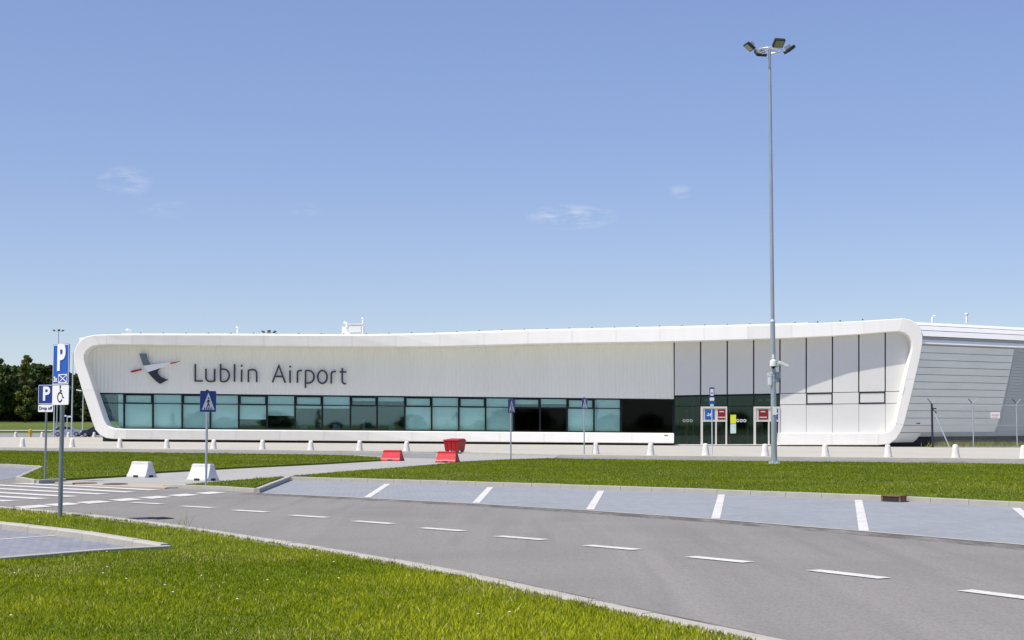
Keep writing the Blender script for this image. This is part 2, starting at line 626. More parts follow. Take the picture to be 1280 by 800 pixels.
M['plastic_white'] = mat('white_plastic', (0.64, 0.64, 0.645), 0.38, var=0.05, vscale=3)
M['plastic_red'] = mat('red_plastic', (0.56, 0.012, 0.026), 0.45, col2=(0.46, 0.009, 0.018), vscale=4)
M['slot'] = mat('shadow_slot', (0.02, 0.02, 0.025), 0.8)
M['bin_red'] = mat('red_container', (0.33, 0.004, 0.008), 0.4, var=0.08, vscale=3)
M['dark_metal'] = mat('dark_metal', (0.025, 0.03, 0.035), 0.5, metal=0.3)
M['lamp_glass'] = mat('lamp_glass', (0.30, 0.31, 0.22), 0.15, metal=0.2)
M['rust'] = mat('rusty_cast_iron', (0.17, 0.085, 0.045), 0.85, var=0.35, vscale=12)
M['iron'] = mat('cast_iron', (0.025, 0.025, 0.028), 0.7, var=0.3, vscale=10)
M['tyre'] = mat('tyre_rubber', (0.015, 0.015, 0.016), 0.85)
M['rim'] = mat('alloy_rim', (0.40, 0.40, 0.42), 0.35, metal=0.8)
M['car_silver'] = mat('car_silver_paint', (0.36, 0.40, 0.48), 0.28, metal=0.45)
M['car_dark'] = mat('car_dark_paint', (0.020, 0.026, 0.050), 0.25, metal=0.3)
M['car_glass'] = mat('car_glass', (0.015, 0.018, 0.022), 0.08)
M['lamp_red'] = mat('tail_lamp_red', (0.40, 0.01, 0.01), 0.3)
M['lamp_clear'] = mat('headlamp_clear', (0.75, 0.77, 0.80), 0.2)
M['yellow'] = mat('yellow_paint', (0.62, 0.40, 0.02), 0.5)
M['flower'] = mat('daisy_white', (0.75, 0.75, 0.70), 0.7)
M['wire'] = mat('fence_wire', (0.36, 0.39, 0.40), 0.5, metal=0.5)
M['cctv'] = mat('camera_housing_white', (0.72, 0.73, 0.75), 0.4)

# ------------------------------------------------------------------ ground, roads, lawns
def ground_grid(name, xs, ys, zfun, m):
    vs, fs = [], []
    for y in ys:
        for x in xs:
            vs.append((x, y, zfun(x, y)))
    nx = len(xs)
    for j in range(len(ys) - 1):
        for i in range(nx - 1):
            a = j * nx + i
            fs.append((a, a + 1, a + 1 + nx, a + nx))
    mb = MB().add(vs, fs)
    return mb.build(name, m, fixn=False, smooth=True)


xs_ = [-3000, -1500, -800, -400, -250, -180] + list(range(-140, 141, 10)) + [180, 250, 400, 800, 1500, 3000]
ys_ = [-600, -200, -60, 0, 60, 90] + list(range(98, 220, 6)) + list(range(222, 360, 10)) + [420, 600, 1000, 2000, 4500]
tag(ground_grid('ground', xs_, ys_, lambda x, y: terrain(x, y) - 0.10, M['far_grass']), 'flat grassy ground reaching to the far trees', kind='structure')


def sheet(name, poly, z, m, label, thick=0.0, parent=None):
    """Flat polygon (x, y) at height z, triangulated; with thick it gets sides going down."""
    bm = bmesh.new()
    vs = [bm.verts.new((p[0], p[1], z)) for p in poly]
    f = bm.faces.new(vs)
    bm.normal_update()
    if f.normal.z < 0:
        f.normal_flip()
    if thick:
        ret = bmesh.ops.extrude_face_region(bm, geom=[f])
        nv = [e for e in ret['geom'] if isinstance(e, bmesh.types.BMVert)]
        for v in vs:
            v.co.z -= thick
        del nv
    bmesh.ops.triangulate(bm, faces=[q for q in bm.faces if len(q.verts) > 4])
    bmesh.ops.recalc_face_normals(bm, faces=bm.faces) if thick else None
    me = bpy.data.meshes.new(name)
    bm.to_mesh(me)
    bm.free()
    me.materials.append(m)
    o = bpy.data.objects.new(name, me)
    COL.objects.link(o)
    if parent is not None:
        o.parent = parent
    else:
        tag(o, label, kind='structure')
    return o


def g2(px, py, z=0.0):
    p = G(px, py, z)
    return (p.x, p.y)


LAWN_Z = 0.10
FRONT_Z = 0.07
KERB_Z = 0.12

# main road (asphalt) - a big flat sheet; bays, lots, lawns and paths lie on it
road_poly = [(-70, -30), (-70, 112), (60, 80), (140, 60), (140, -30)]
road = sheet('road', road_poly, 0.0, M['asphalt'], 'grey asphalt road curving past the parking bays')

# near kerb of the main road, road side edge at road level
near_kerb_px = [(-260, 606), (-120, 619), (0, 633), (78, 639.5), (140, 646), (200, 653.3), (262, 662), (340, 674.5), (400, 683.2), (500, 700), (600, 718.7), (725, 746.5), (800, 762.5), (912, 786), (985, 801.5)]
near_kerb = [Vector(G(p[0], p[1], 0.115).to_2d().to_3d()) for p in near_kerb_px]
dlast = (near_kerb[-1] - near_kerb[-2]).normalized()
near_kerb += [near_kerb[-1] + dlast * 4, near_kerb[-1] + dlast * 10 + Vector((0.3, 0, 0))]


def smooth_line(pts, it=2):
    for _ in range(it):
        out = [pts[0]]
        for a, b in zip(pts, pts[1:]):
            out += [a * 0.75 + b * 0.25, a * 0.25 + b * 0.75]
        out.append(pts[-1])
        pts = out
    return pts


near_kerb = smooth_line(near_kerb, 1)


def offset_line(pts, d):
    """Shift a polyline sideways: d > 0 to its right."""
    out = []
    for i, p in enumerate(pts):
        a = pts[max(0, i - 1)]
        b = pts[min(len(pts) - 1, i + 1)]
        t = (b - a)
        t.z = 0
        t.normalize()
        out.append(Vector((p.x + t.y * d, p.y - t.x * d, p.z)))
    return out


def stone_mesh():
    """Unit-length kerb stone, 0.15 wide, top at z=0, with a chamfered edge."""
    w = 0.075
    prof = [(-w, -0.25), (w, -0.25), (w, -0.03), (w - 0.025, 0.0), (-w + 0.008, 0.0), (-w, -0.008)]
    poly = [(-0.5, y, z) for y, z in prof]
    return MB().prism(poly, (1, 0, 0)).mesh('kerb_stone', M['kerb'])


STONE = stone_mesh()


def kerb(label, pts, top=KERB_Z, length=1.0, gap=0.010, flip=False):
    """Row of kerb stones along pts (centre line)."""
    root = thing('kerb', label, None, (pts[0].x, pts[0].y, 0))
    root['kind'] = 'structure'
    # resample
    segs = [(a, b, (b - a).length) for a, b in zip(pts, pts[1:])]
    total = sum(s[2] for s in segs)
    n = max(1, round(total / length))
    step = total / n

    def at(s):
        for a, b, L in segs:
            if s <= L + 1e-6:
                return a + (b - a) * (s / L if L else 0)
            s -= L
        return pts[-1].copy()
    for k in range(n):
        a, b = at(k * step), at((k + 1) * step)
        d = b - a
        c = (a + b) / 2
        rz = math.atan2(d.y, d.x) + (math.pi if flip else 0)
        o = link('kerb_stone', STONE, root, (c.x - pts[0].x, c.y - pts[0].y, top + random.uniform(-.004, .004)),
                 rz + random.uniform(-.004, .004), (d.length - gap, 1, 1))
    return root


# stones sit on the lawn side (right of the line as it runs towards the camera)
kerb('pale concrete kerb along the front lawn and main road', offset_line(near_kerb, 0.09), top=0.125, flip=True)

lawn_edge = offset_line(near_kerb, 0.165)
# bottom left parking lot: its far kerb top line and near edge
lot_far = [Vector(G(-150, 628.5, KERB_Z)), Vector(G(0, 651.5, KERB_Z)), Vector(G(100, 662, KERB_Z)), Vector(G(212, 679.3, KERB_Z))]
lot_near = [Vector(G(212, 681.5, KERB_Z)), Vector(G(160, 683.5, KERB_Z)), Vector(G(0, 696.5, KERB_Z)), Vector(G(-200, 714, KERB_Z))]
lot_poly = [(p.x, p.y) for p in lot_far] + [(p.x, p.y) for p in lot_near]

front_lawn = [(p.x, p.y) for p in lawn_edge]
front_lawn_poly = front_lawn + [(lawn_edge[-1].x, -12), (-45, -12), (-45, lot_near[-1].y)]
front_lawn_poly += [(p.x, p.y) for p in reversed(lot_near)] + [(p.x, p.y) for p in reversed(lot_far)] + [(-45, lot_far[0].y), (-45, lawn_edge[0].y)]
front_lawn_poly = [p for p in front_lawn_poly]
sheet('front_lawn', front_lawn_poly, FRONT_Z, M['lawn'], 'green front lawn nearest to the viewer', thick=0.3)
lot = sheet('parking_lot', [(p.x, p.y + 0.2) for p in lot_far] + [(p.x, p.y - 0.2) for p in lot_near], 0.004, M['lot_paving'], 'blue-grey paved corner of a parking lot at lower left')


def off_each(pts, v):
    return [p + Vector(v) for p in pts]


kerb('pale kerb on the far side of the lower left parking lot', [Vector((p.x, p.y, 0)) for p in offset_line(lot_far, 0.075)], flip=True)
kerb('pale kerb on the near side of the lower left parking lot', [Vector((p.x, p.y, 0)) for p in offset_line(lot_near, 0.05)], flip=True)

# parking bays beyond the road
bay_road = [(322, 616.3), (455, 622.5), (590, 629.5), (735, 638), (892, 649), (1080, 664), (1280, 681), (1600, 712)]
bay_kerb_bot = [(364, 600.6), (487, 604), (615, 607.8), (700, 610.7), (860, 616.3), (1071, 624.3), (1280, 634.6), (1600, 653)]
bay_poly = [g2(*p) for p in bay_road] + [g2(*p) for p in reversed(bay_kerb_bot)]
bays = sheet('parking_bays', bay_poly, 0.004, M['bay_paving'], 'blue-grey paved angled parking bays beyond the road')
# narrow flush edging between bays and asphalt
edge = [Vector(G(*p)) for p in bay_road]
mb = MB()
e1, e2 = offset_line(edge, -0.02), offset_line(edge, 0.10)
for i in range(len(edge) - 1):
    mb.add([(e1[i].x, e1[i].y, .008), (e2[i].x, e2[i].y, .008), (e2[i + 1].x, e2[i + 1].y, .008), (e1[i + 1].x, e1[i + 1].y, .008)], [(0, 1, 2, 3)])
mb.build('edging', M['kerb'], bays)
bk = [Vector(G(*p)) for p in bay_kerb_bot]
kerb('pale concrete kerb behind the angled parking bays', offset_line(bk, -0.075))
# left end kerb of the bays (its shaded side faces the bays)
be = [Vector(G(325, 616.3)), Vector(G(364, 600.6))]
kerb('kerb with a dark shaded side closing the left end of the bays', offset_line(be, -0.09), top=0.125)

# main island lawn between bays and terminal road
isl_near = [(367, 597.5)] + [(p[0], p[1] - 3.6 - 4.6 * max(0, (p[0] - 364)) / 900.) for p in bay_kerb_bot[1:]]
isl_far = [(1600, 584), (1280, 580), (1080, 577.6), (820, 575), (720, 573.4), (685, 572.8), (638, 574), (580, 577), (549, 580), (502, 584), (440, 588.6), (367, 594.6)]
isl_near_w = [(p.x, p.y) for p in offset_line(bk, -0.15)]
isl_near_w[0] = g2(366, 596.3, LAWN_Z)
main_lawn_poly = isl_near_w + [g2(p[0], p[1], LAWN_Z) for p in isl_far]
sheet('main_lawn', main_lawn_poly, LAWN_Z, M['lawn'], 'long green lawn strip behind the parking bays', thick=0.3)

# small triangular lawn left of the bays
tri_px = [(232, 605.2), (258, 605.4), (318, 608.6), (355, 595.6), (309, 599.0), (270, 602)]
tri_poly = [g2(p[0], p[1], LAWN_Z) for p in tri_px]
sheet('small_lawn', tri_poly, LAWN_Z, M['lawn'], 'small triangular lawn beside the left end of the bays', thick=0.3)
kerb('low pale kerb in front of the small triangular lawn', [Vector(G(p[0], p[1])) for p in [(206, 609.5), (260, 611.5), (322, 615.2)]], top=0.10)

# left island lawn
left_px = [(49, 599.4), (78, 598.2), (156, 593.6), (200, 589), (300, 583.4), (400, 578.8), (476, 574.5), (474, 571.5), (440, 569.4), (400, 568.2), (300, 567), (200, 565.7), (0, 563.3), (-300, 560), (-300, 577), (0, 580.2), (53, 583), (23, 596.5)]
left_poly = [g2(p[0], p[1], LAWN_Z) for p in left_px]
sheet('left_lawn', left_poly, LAWN_Z, M['lawn'], 'green lawn left of the footpath in front of the terminal', thick=0.3)
lot2_px = [(-300, 578), (0, 580.8), (52, 583.4), (22, 597), (0, 600.5), (-300, 612)]
sheet('side_lot', [g2(*p) for p in lot2_px], 0.004, M['lot_paving'], 'pale paved corner beyond the zebra crossing at far left')
kerb('pale kerb round the pointed corner of the left lawn', [Vector(G(p[0], p[1], LAWN_Z)) for p in [(-60, 579.6), (0, 580.3), (53.5, 583.1), (22.5, 596.6), (47, 600.9), (80, 598.8)]], top=0.125, length=1.5)

# footpath from the crossing up to the terminal
path_px = [(47, 601.0), (78, 599), (156, 594), (200, 589.3), (300, 583.7), (400, 579.1), (476, 574.8), (474, 571.5), (545, 573.2), (545, 566), (700, 569.8), (690, 573), (638, 574.3), (580, 577.3), (549, 580.3), (502, 584.3), (440, 589), (367, 595), (355, 596.4), (309, 599.5), (270, 603.3), (222, 609), (206, 609.3), (185, 608.6), (112, 606)]
path_poly = [g2(p[0], p[1], 0.03) for p in path_px]
sheet('footpath', path_poly, 0.03, M['footpath'], 'pale grey footpath running from the zebra crossing to the terminal', thick=0.3)
ramp_px = [(55, 601.3), (112, 603.0), (205, 605.4), (222, 607.5), (206, 609.6), (185, 609.0), (112, 606.2)]
sheet('footpath_ramp', [g2(p[0], p[1], 0.034) for p in ramp_px], 0.034, M['path_ramp'], 'buff paving where the footpath meets the zebra crossing', thick=0.033)

# terminal road and forecourt
road_far = [(-400, 555.5), (0, 560.4), (200, 562.9), (440, 564.9), (570, 566.4), (700, 569.9), (800, 571.2), (1080, 573.6), (1280, 575.4), (1700, 579.5)]
road_near = [(-400, 559), (0, 563.3), (200, 565.7), (300, 567), (400, 568.2), (474, 571.6), (545, 573.6), (638, 574.6), (690, 573.2), (820, 575.2), (1080, 577.8), (1280, 580.2), (1700, 585.5)]
tr_poly = [g2(p[0], p[1]) for p in road_far] + [g2(p[0], p[1]) for p in reversed(road_near)]
troad = sheet('terminal_road', tr_poly, 0.006, M['far_asphalt'], 'narrow grey asphalt road in front of the forecourt')
kerb_far = [Vector(G(p[0], p[1], 0.06)) for p in road_far]
mb = MB()
k2 = offset_line(kerb_far, -0.25)
for i in range(len(kerb_far) - 1):
    a, b, c, d = kerb_far[i], kerb_far[i + 1], k2[i + 1], k2[i]
    zt = KERB_Z + 0.006
    mb.hexa([(a.x, a.y, -.1), (b.x, b.y, -.1), (c.x, c.y, -.1), (d.x, d.y, -.1)], [(a.x, a.y, zt), (b.x, b.y, zt), (c.x, c.y, zt), (d.x, d.y, zt)])
tag(mb.build('kerb', M['kerb']), 'long pale kerb between the forecourt and the terminal road', kind='structure')
# kerb line of the lawns on the terminal road
for lab, seg in (('thin pale kerb behind the left lawn', [(-300, 560.6), (0, 563.3), (200, 565.7), (300, 567), (400, 568.2), (440, 569.4), (474, 571.6)]),
                 ('thin pale kerb behind the long lawn strip', [(690, 573.0), (720, 573.4), (820, 575), (1080, 577.6), (1280, 580), (1600, 584)])):
    mb = MB()
    a_ = [Vector(G(p[0], p[1], 0.1)) for p in seg]
    b_ = offset_line(a_, -0.45)
    for i in range(len(a_) - 1):
        a, b, c, d = a_[i], a_[i + 1], b_[i + 1], b_[i]
        mb.hexa([(a.x, a.y, -.1), (b.x, b.y, -.1), (c.x, c.y, -.1), (d.x, d.y, -.1)], [(a.x, a.y, .105), (b.x, b.y, .105), (c.x, c.y, .105), (d.x, d.y, .105)])
    tag(mb.build('kerb', M['kerb']), lab, kind='structure')

# forecourt as a grid that follows the slope of the site
vs, fs = [], []
cols = list(range(-70, 130, 4))
kx = [(p.x, p.y) for p in k2]
ROWS = 16
for X in cols:
    y0 = interp(kx, X) - 0.02
    for j in range(ROWS):
        t = j / (ROWS - 1)
        y = y0 + (172.0 - y0) * t
        vs.append((X, y, terrain(X, y) + KERB_Z))
for i in range(len(cols) - 1):
    for j in range(ROWS - 1):
        a = i * ROWS + j
        fs.append((a, a + ROWS, a + ROWS + 1, a + 1))
fc = MB().add(vs, fs).build('forecourt', M['forecourt'], fixn=False, smooth=True)
tag(fc, 'broad pale beige paved forecourt in front of the terminal', kind='structure')

# far car park at the left, and the lane in front of the far trees
def strip(name, x0, x1, y0, y1, off, m, label, nx=14, ny=6):
    o = ground_grid(name, [x0 + (x1 - x0) * i / nx for i in range(nx + 1)], [y0 + (y1 - y0) * j / ny for j in range(ny + 1)],
                    lambda x, y: terrain(x, y) + off, m)
    return tag(o, label, kind='structure')


strip('far_car_park', -150, 60, 172.5, 250, 0.02, M['far_asphalt'], 'grey asphalt car park far behind the terminal at left')
strip('far_path', -190, 60, 262, 268, 0.03, M['footpath'], 'pale path strip before the far trees')

# ------------------------------------------------------------------ road markings
def quad_mark(name, p0, p1, w, parent, z=0.010):
    d = (p1 - p0)
    d.z = 0
    d.normalize()
    n = Vector((-d.y, d.x, 0)) * (w / 2)
    N = max(1, int((p1 - p0).length / 0.5))
    mb = MB()
    for i in range(N):
        a = p0 + (p1 - p0) * (i / N)
        b = p0 + (p1 - p0) * ((i + 1) / N)
        mb.add([(a - n)[:2] + (z,), (b - n)[:2] + (z,), (b + n)[:2] + (z,), (a + n)[:2] + (z,)], [(0, 1, 2, 3)])
    return mb.build(name, M['marking'], parent, fixn=False)


dashes = [((164, 628.3), (202, 630.4)), ((227, 633.0), (266, 635.2)), ((293, 638.0), (334, 640.6)), ((364, 644.4), (409, 647.4)),
          ((443, 651.7), (491, 655.2)), ((528, 660.3), (579, 664.2)), ((622, 670.6), (681, 675.3)), ((734, 682.2), (797, 687.7)),
          ((863, 696.4), (936, 703.5)), ((1016, 713.2), (1106, 723.6)), ((1206, 738.5), (1320, 753)), ((1440, 772), (1600, 800)), ((110, 624.5), (143, 626.2))]
for a, b in dashes[:-1]:
    quad_mark('lane_dash', G(*a), G(*b), 0.235, road)
stalls = [((484.5, 605.2), (459, 622)), ((613, 609.3), (595, 629)), ((751.5, 613.8), (737.5, 637.4)), ((902, 618.6), (894.5, 648.8)), ((1073, 625.4), (1080, 664)), ((1270, 635.5), (1330, 684))]
for a, b in stalls:
    quad_mark('bay_line', G(*a), G(*b), 0.17, bays)
quad_mark('bay_line', G(-40, 677.5), G(79, 669.3), 0.10, lot)
zebra = [((19, 604.2), (195, 612.9)), ((-40, 604.6), (164, 615.6)), ((-60, 608), (130, 618.1)), ((-80, 611.7), (92, 621.1)), ((-100, 615.2), (53, 623.9)), ((-120, 619.6), (14, 626.9))]
for a, b in zebra:
    quad_mark('zebra_stripe', G(*a), G(*b), 0.42, road)
give = [((26, 634.6), (57, 632.8)), ((58, 632.0), (97, 629.6)), ((97, 629.3), (137, 626.8)), ((138, 626.2), (175, 623.8)), ((175, 623.2), (211, 620.9)), ((211, 620.5), (246, 618.1)), ((246, 617.6), (279, 615.4))]
for a, b in give + [((-60, 640.5), (-28, 638.5)), ((-22, 637.6), (18, 635.6))]:
    c = (G(*a) + G(*b)) / 2
    ln = (G(280, 615) - G(23, 634.7)).normalized() * 0.43
    ed = Vector((0.62, -0.78, 0)) * 0.40
    MB().add([(c - ln - ed)[:2] + (.010,), (c - ln + ed)[:2] + (.010,), (c + ln + ed)[:2] + (.010,), (c + ln - ed)[:2] + (.010,)], [(0, 1, 2, 3)]).build('edge_block', M['marking'], road)

m, nt, b = node_mat('worn_asphalt')
b.inputs['Base Color'].default_value = (0.115, 0.110, 0.105, 1)
b.inputs['Roughness'].default_value = 0.9
tc = nt.nodes.new('ShaderNodeTexCoord')
mp = nt.nodes.new('ShaderNodeMapping')
mp.inputs['Scale'].default_value = (1, .35, 1)
mp.inputs['Rotation'].default_value = (0, 0, R(-40))
nz = nt.nodes.new('ShaderNodeTexNoise')
nz.inputs['Scale'].default_value = 1.6
nz.inputs['Detail'].default_value = 8
nz.inputs['Roughness'].default_value = 0.7
mr = nt.nodes.new('ShaderNodeMapRange')
mr.inputs['From Min'].default_value = 0.40
mr.inputs['From Max'].default_value = 0.72
mr.inputs['To Max'].default_value = 0.85
nt.links.new(tc.outputs['Object'], mp.inputs[0])
nt.links.new(mp.outputs[0], nz.inputs['Vector'])
nt.links.new(nz.outputs['Fac'], mr.inputs['Value'])
nt.links.new(mr.outputs[0], b.inputs['Alpha'])
M['worn'] = m
for line, o1, o2 in ((edge, 0.12, 0.75), (near_kerb, -0.02, -0.55)):
    mb = MB()
    e1, e2 = offset_line(line, o1), offset_line(line, o2)
    for i in range(len(line) - 1):
        mb.add([(e1[i].x, e1[i].y, .005), (e2[i].x, e2[i].y, .005), (e2[i + 1].x, e2[i + 1].y, .005), (e1[i + 1].x, e1[i + 1].y, .005)], [(0, 1, 2, 3)])
    mb.build('worn_strip', M['worn'], road)

# drains and covers
p = G(188, 649.6)
dr = thing('storm_drain', 'dark iron storm drain in the road beside the front kerb', 'drain', (p.x + .12, p.y + .30, 0.004), R(-48))
MB().box((0, 0, 0.004), (0.40, 0.36, 0.008)).build('surround', M['iron'], dr)
for k in range(7):
    MB().box((0, -0.135 + k * 0.045, 0.012), (0.34, 0.022, 0.012)).build('bar', M['dark_metal'], dr)
pa, pb = G(1104, 626.8), G(1128, 628.0)
c = (pa + pb) / 2
ang = math.atan2((pb - pa).y, (pb - pa).x)
ki = thing('kerb_inlet', 'rusty kerb drain inlet behind the right parking bays', 'drain', (c.x, c.y, 0.0), ang)
L = (pb - pa).length
MB().box((0, 0.05, 0.138), (L, 0.26, 0.03)).build('lid', M['rust'], ki, bevel=0.005)
for s in (-1, 1):
    MB().box((s * (L / 2 - .02), 0.04, 0.06), (0.05, 0.22, 0.126)).build('cheek', M['rust'], ki)
MB().box((0, 0.035, 0.055), (L - .10, 0.2, 0.11)).build('opening', M['slot'], ki)
for (px, py, lab, m) in ((106, 604.1, 'round rusty manhole cover on the footpath by the crossing', 'rust'), (144, 605.3, 'round dark manhole cover on the footpath by the white barriers', 'iron')):
    p = G(px, py, 0.035)
    mh = thing('manhole_cover', lab, 'manhole', (p.x, p.y, 0.036))
    MB().lathe([(0.36, 0), (0.36, 0.012), (0.33, 0.014)], 24).build('rim', M['iron'], mh)
    MB().lathe([(0.32, 0.006), (0.32, 0.018), (0.30, 0.020)], 24).build('cover', M[m], mh)

# ------------------------------------------------------------------ terminal building
T = thing('airport_terminal', 'long white airport terminal with curved frame facade and ribbed wall', 'building', (0, FAC_Y, 0))
TO = Vector((0, FAC_Y, 0))


def TP(px, py, d=0.0):
    return FP(px, py, d) - TO


# depth of the projecting frame along the front
depth_tab = [(90, 1.35), (150, 1.72), (940, 1.72), (1018, 1.06), (1060, .94), (1155, .86)]
twist_tab = [(90, 0.05), (150, 0.10), (430, 0.07), (620, -0.06), (840, -0.10), (1155, -0.11)]
top_out = [(130, 418.2), (150, 418), (300, 418.3), (450, 419), (500, 418.2), (560, 416.6), (640, 413.6), (740, 411.3), (840, 409), (980, 405.5), (1060, 402.3), (1112, 398.9)]
top_in = [(130, 430.8), (150, 430.7), (300, 432), (450, 433.4), (560, 433), (640, 430.6), (700, 429.2), (840, 427), (976, 423.2), (1060, 419.3), (1112, 414.8)]


def bot_out(x):
    return 549.0 + (x - 150) * 5.2 / 693


def bot_in(x):
    return 536.2 + (x - 150) * 5.3 / 693


pairs = []       # (outer, inner, twist weight, panel break)
for x in [842.5, 790, 735, 680, 625, 570, 515, 460, 405, 350, 295, 240, 190, 158]:
    pairs.append(((x, bot_out(x)), (x, bot_in(x)), -1, True))
for o, i in (((141, 548.7), (147, 536)), ((132.5, 547.5), (139, 535)), ((125, 544), (133.5, 531.5)), ((119, 537), (130, 524.5)), ((115, 526), (126.5, 514)), ((108.5, 505), (121.8, 500)),
             ((102.6, 487.5), (117.5, 487.5)), ((97.5, 470), (111.7, 470)), ((93.6, 457), (107.2, 457)), ((92, 448), (105.3, 449.5)), ((92.6, 440), (105.2, 444.5)), ((95.5, 432), (107.5, 439)), ((100.5, 425.3), (111.3, 435)), ((107, 421), (116.3, 432.4)), ((117, 418.7), (124, 431.2))):
    pairs.append((o, i, 0, o[0] in (141, 102.6, 117)))
for x in [133, 165, 220, 275, 330, 385, 440, 495, 550, 605, 660, 715, 770, 825, 880, 935, 990, 1040, 1080, 1108]:
    pairs.append(((x, interp(top_out, x)), (x, interp(top_in, x)), 1, x not in (1108,)))
for o, i in (((1130, 397.9), (1124, 414.2)), ((1139, 399.9), (1131, 416.3)), ((1146, 404.3), (1136, 420.5)), ((1151, 411), (1139, 426)), ((1153.3, 420), (1140, 432)), ((1153, 430), (1139.6, 439)), ((1150, 448), (1137, 448)),
             ((1144, 474), (1131, 474)), ((1137, 504), (1124.5, 504)), ((1130, 531), (1119, 529.5)), ((1126, 540), (1115.5, 535.5)), ((1120, 549), (1111, 539)), ((1112, 555), (1105, 540.8))):
    pairs.append((o, i, 0, o[0] in (1130, 1144)))
for x in [1098, 1040, 975.3]:
    pairs.append(((x, 556.4), (x, 541.0), -1, True))

frame3 = []
npair = len(pairs)
ws = [p[2] for p in pairs]
ws = [(ws[max(0, i - 2)] + ws[max(0, i - 1)] + ws[i] + ws[min(npair - 1, i + 1)] + ws[min(npair - 1, i + 2)]) / 5 for i in range(npair)]
for (o, i, _, br), w in zip(pairs, ws):
    d = interp(depth_tab, (o[0] + i[0]) / 2)
    tw = interp(twist_tab, o[0]) * w
    fo, fi = TP(o[0], o[1], d + tw), TP(i[0], i[1], d - tw)
    bo, bi = fo.copy(), fi.copy()
    bo.y, bi.y = 0.6, 0.02
    frame3.append((fo, fi, bo, bi, br))


def frame_panel(seg):
    """Closed hollow-looking solid of one frame panel, its ends pulled back to leave a joint."""
    s = [[v.copy() for v in q[:4]] for q in seg]
    for a, b in ((0, 1), (-1, -2)):
        L = (s[a][0] - s[b][0]).length
        t = min(0.3, 0.007 / max(L, .01))
        s[a] = [s[a][k].lerp(s[b][k], t) for k in range(4)]
    mb = MB()
    vs, fs = [], []
    ch = 0.05
    for fo, fi, bo, bi in s:
        io = (fi - fo).normalized()
        # chamfered front corners
        vs += [bo, fo + Vector((0, ch, 0)), fo + io * ch, fi - io * ch, fi + Vector((0, ch, 0)), bi]
    n = 6
    for k in range(len(s) - 1):
        for j in range(n):
            a, b = k * n + j, k * n + (j + 1) % n
            fs.append((a, b, b + n, a + n))
    fs.append(tuple(range(n)))
    e = (len(s) - 1) * n
    fs.append(tuple(range(e, e + n))[::-1])
    return mb.add(vs, fs)


start = 0
for k in range(1, len(frame3)):
    if frame3[k][4] or k == len(frame3) - 1:
        frame_panel(frame3[start:k + 1]).build('frame_panel', M['white_panel%d' % random.randrange(3)], T, smooth=True, angle=25)
        start = k

# soffit behind the eave (warm sheet just above the wall head) is the inner side of the panels; add downlights
for px in (889.4, 957.0):
    p = TP(px, interp(top_in, px) + 0.2, 1.2)
    MB().lathe([(0.16, 0.0), (0.20, 0.05), (0.20, 0.09)], 16, (p.x, p.y, p.z - 0.03)).build('downlight', M['lamp_clear'], T)

# ribbed wall from the eave down to the window head
def win_top(x):
    return 491.2 + (x - 150) * 7.6 / 692


def win_bot(x):
    return 536.6 + (x - 150) * 5.2 / 692


leg_mid = [(431, 100), (445, 98.5), (457, 100.5), (470, 104.5), (487.5, 110), (505, 116), (526, 121.5), (540, 127)]
mb = MB()
x0, x1 = TP(98, 480).x, TP(842.3, 480).x
per = 0.34
nrib = int((x1 - x0) / per)
prof = [(0.0, 0.0), (0.40, 0.0), (0.56, -0.020), (0.84, -0.020), (1.0, 0.0)]
colm = []
for k in range(nrib):
    for (t, dy) in prof[:-1]:
        colm.append((x0 + (k + t) * per, dy))
colm.append((x1, 0))
vs, fs = [], []
for (X, dy) in colm:
    px = 640 + X * F_PX / (FAC_Y * CP)
    top = interp(top_in, px) - 9
    bot = win_top(px)
    if px < 112:
        # the leg of the frame limits the wall here
        for yy in range(int(bot), 436, -1):
            if interp(leg_mid, yy) <= px:
                bot = yy
                break
        else:
            bot = 440
    a, b = TP(px, top, -0.06), TP(px, bot, -0.06)
    vs += [(X, 0.06 + dy, a.z), (X, 0.06 + dy, b.z)]
for k in range(len(colm) - 1):
    a = 2 * k
    fs.append((a, a + 1, a + 3, a + 2))
MB().add(vs, fs).build('ribbed_wall', M['wall_ribs'], T, fixn=False)

# windows: one frame with upper and lower pane per bay, roller blinds behind
mull = [155, 191, 227.7, 262.9, 298.4, 333.6, 368.7, 402.8, 438, 471.4, 505.9, 539.5, 573.5, 607, 641.6, 675, 709, 742.5, 776]
blind = [99, 99, 99, 99, 524, 519.5, 510.5, 510.5, 501, 501.5, 99, 99, 99, 99, 505, 505, 99, 99]
WD = -0.10    # window plane lies behind the wall face


def bar(mb, p, q, w, dep, depth_at):
    """Square bar from pixel p to pixel q of the facade, w pixels wide."""
    d = Vector((q[0] - p[0], q[1] - p[1])).normalized()
    n = Vector((-d.y, d.x)) * w / 2
    pts = [TP(p[0] - n.x, p[1] - n.y, depth_at), TP(q[0] - n.x, q[1] - n.y, depth_at), TP(q[0] + n.x, q[1] + n.y, depth_at), TP(p[0] + n.x, p[1] + n.y, depth_at)]
    mb.prism(pts, (0, dep, 0))


def pane_obj(name, corners, depth_at, thick, m, parent):
    pts = [TP(c[0], c[1], depth_at) for c in corners]
    return MB().prism(pts, (0, thick, 0)).build(name, m, parent)


def tr_y(x):
    return win_top(x) + 12.6


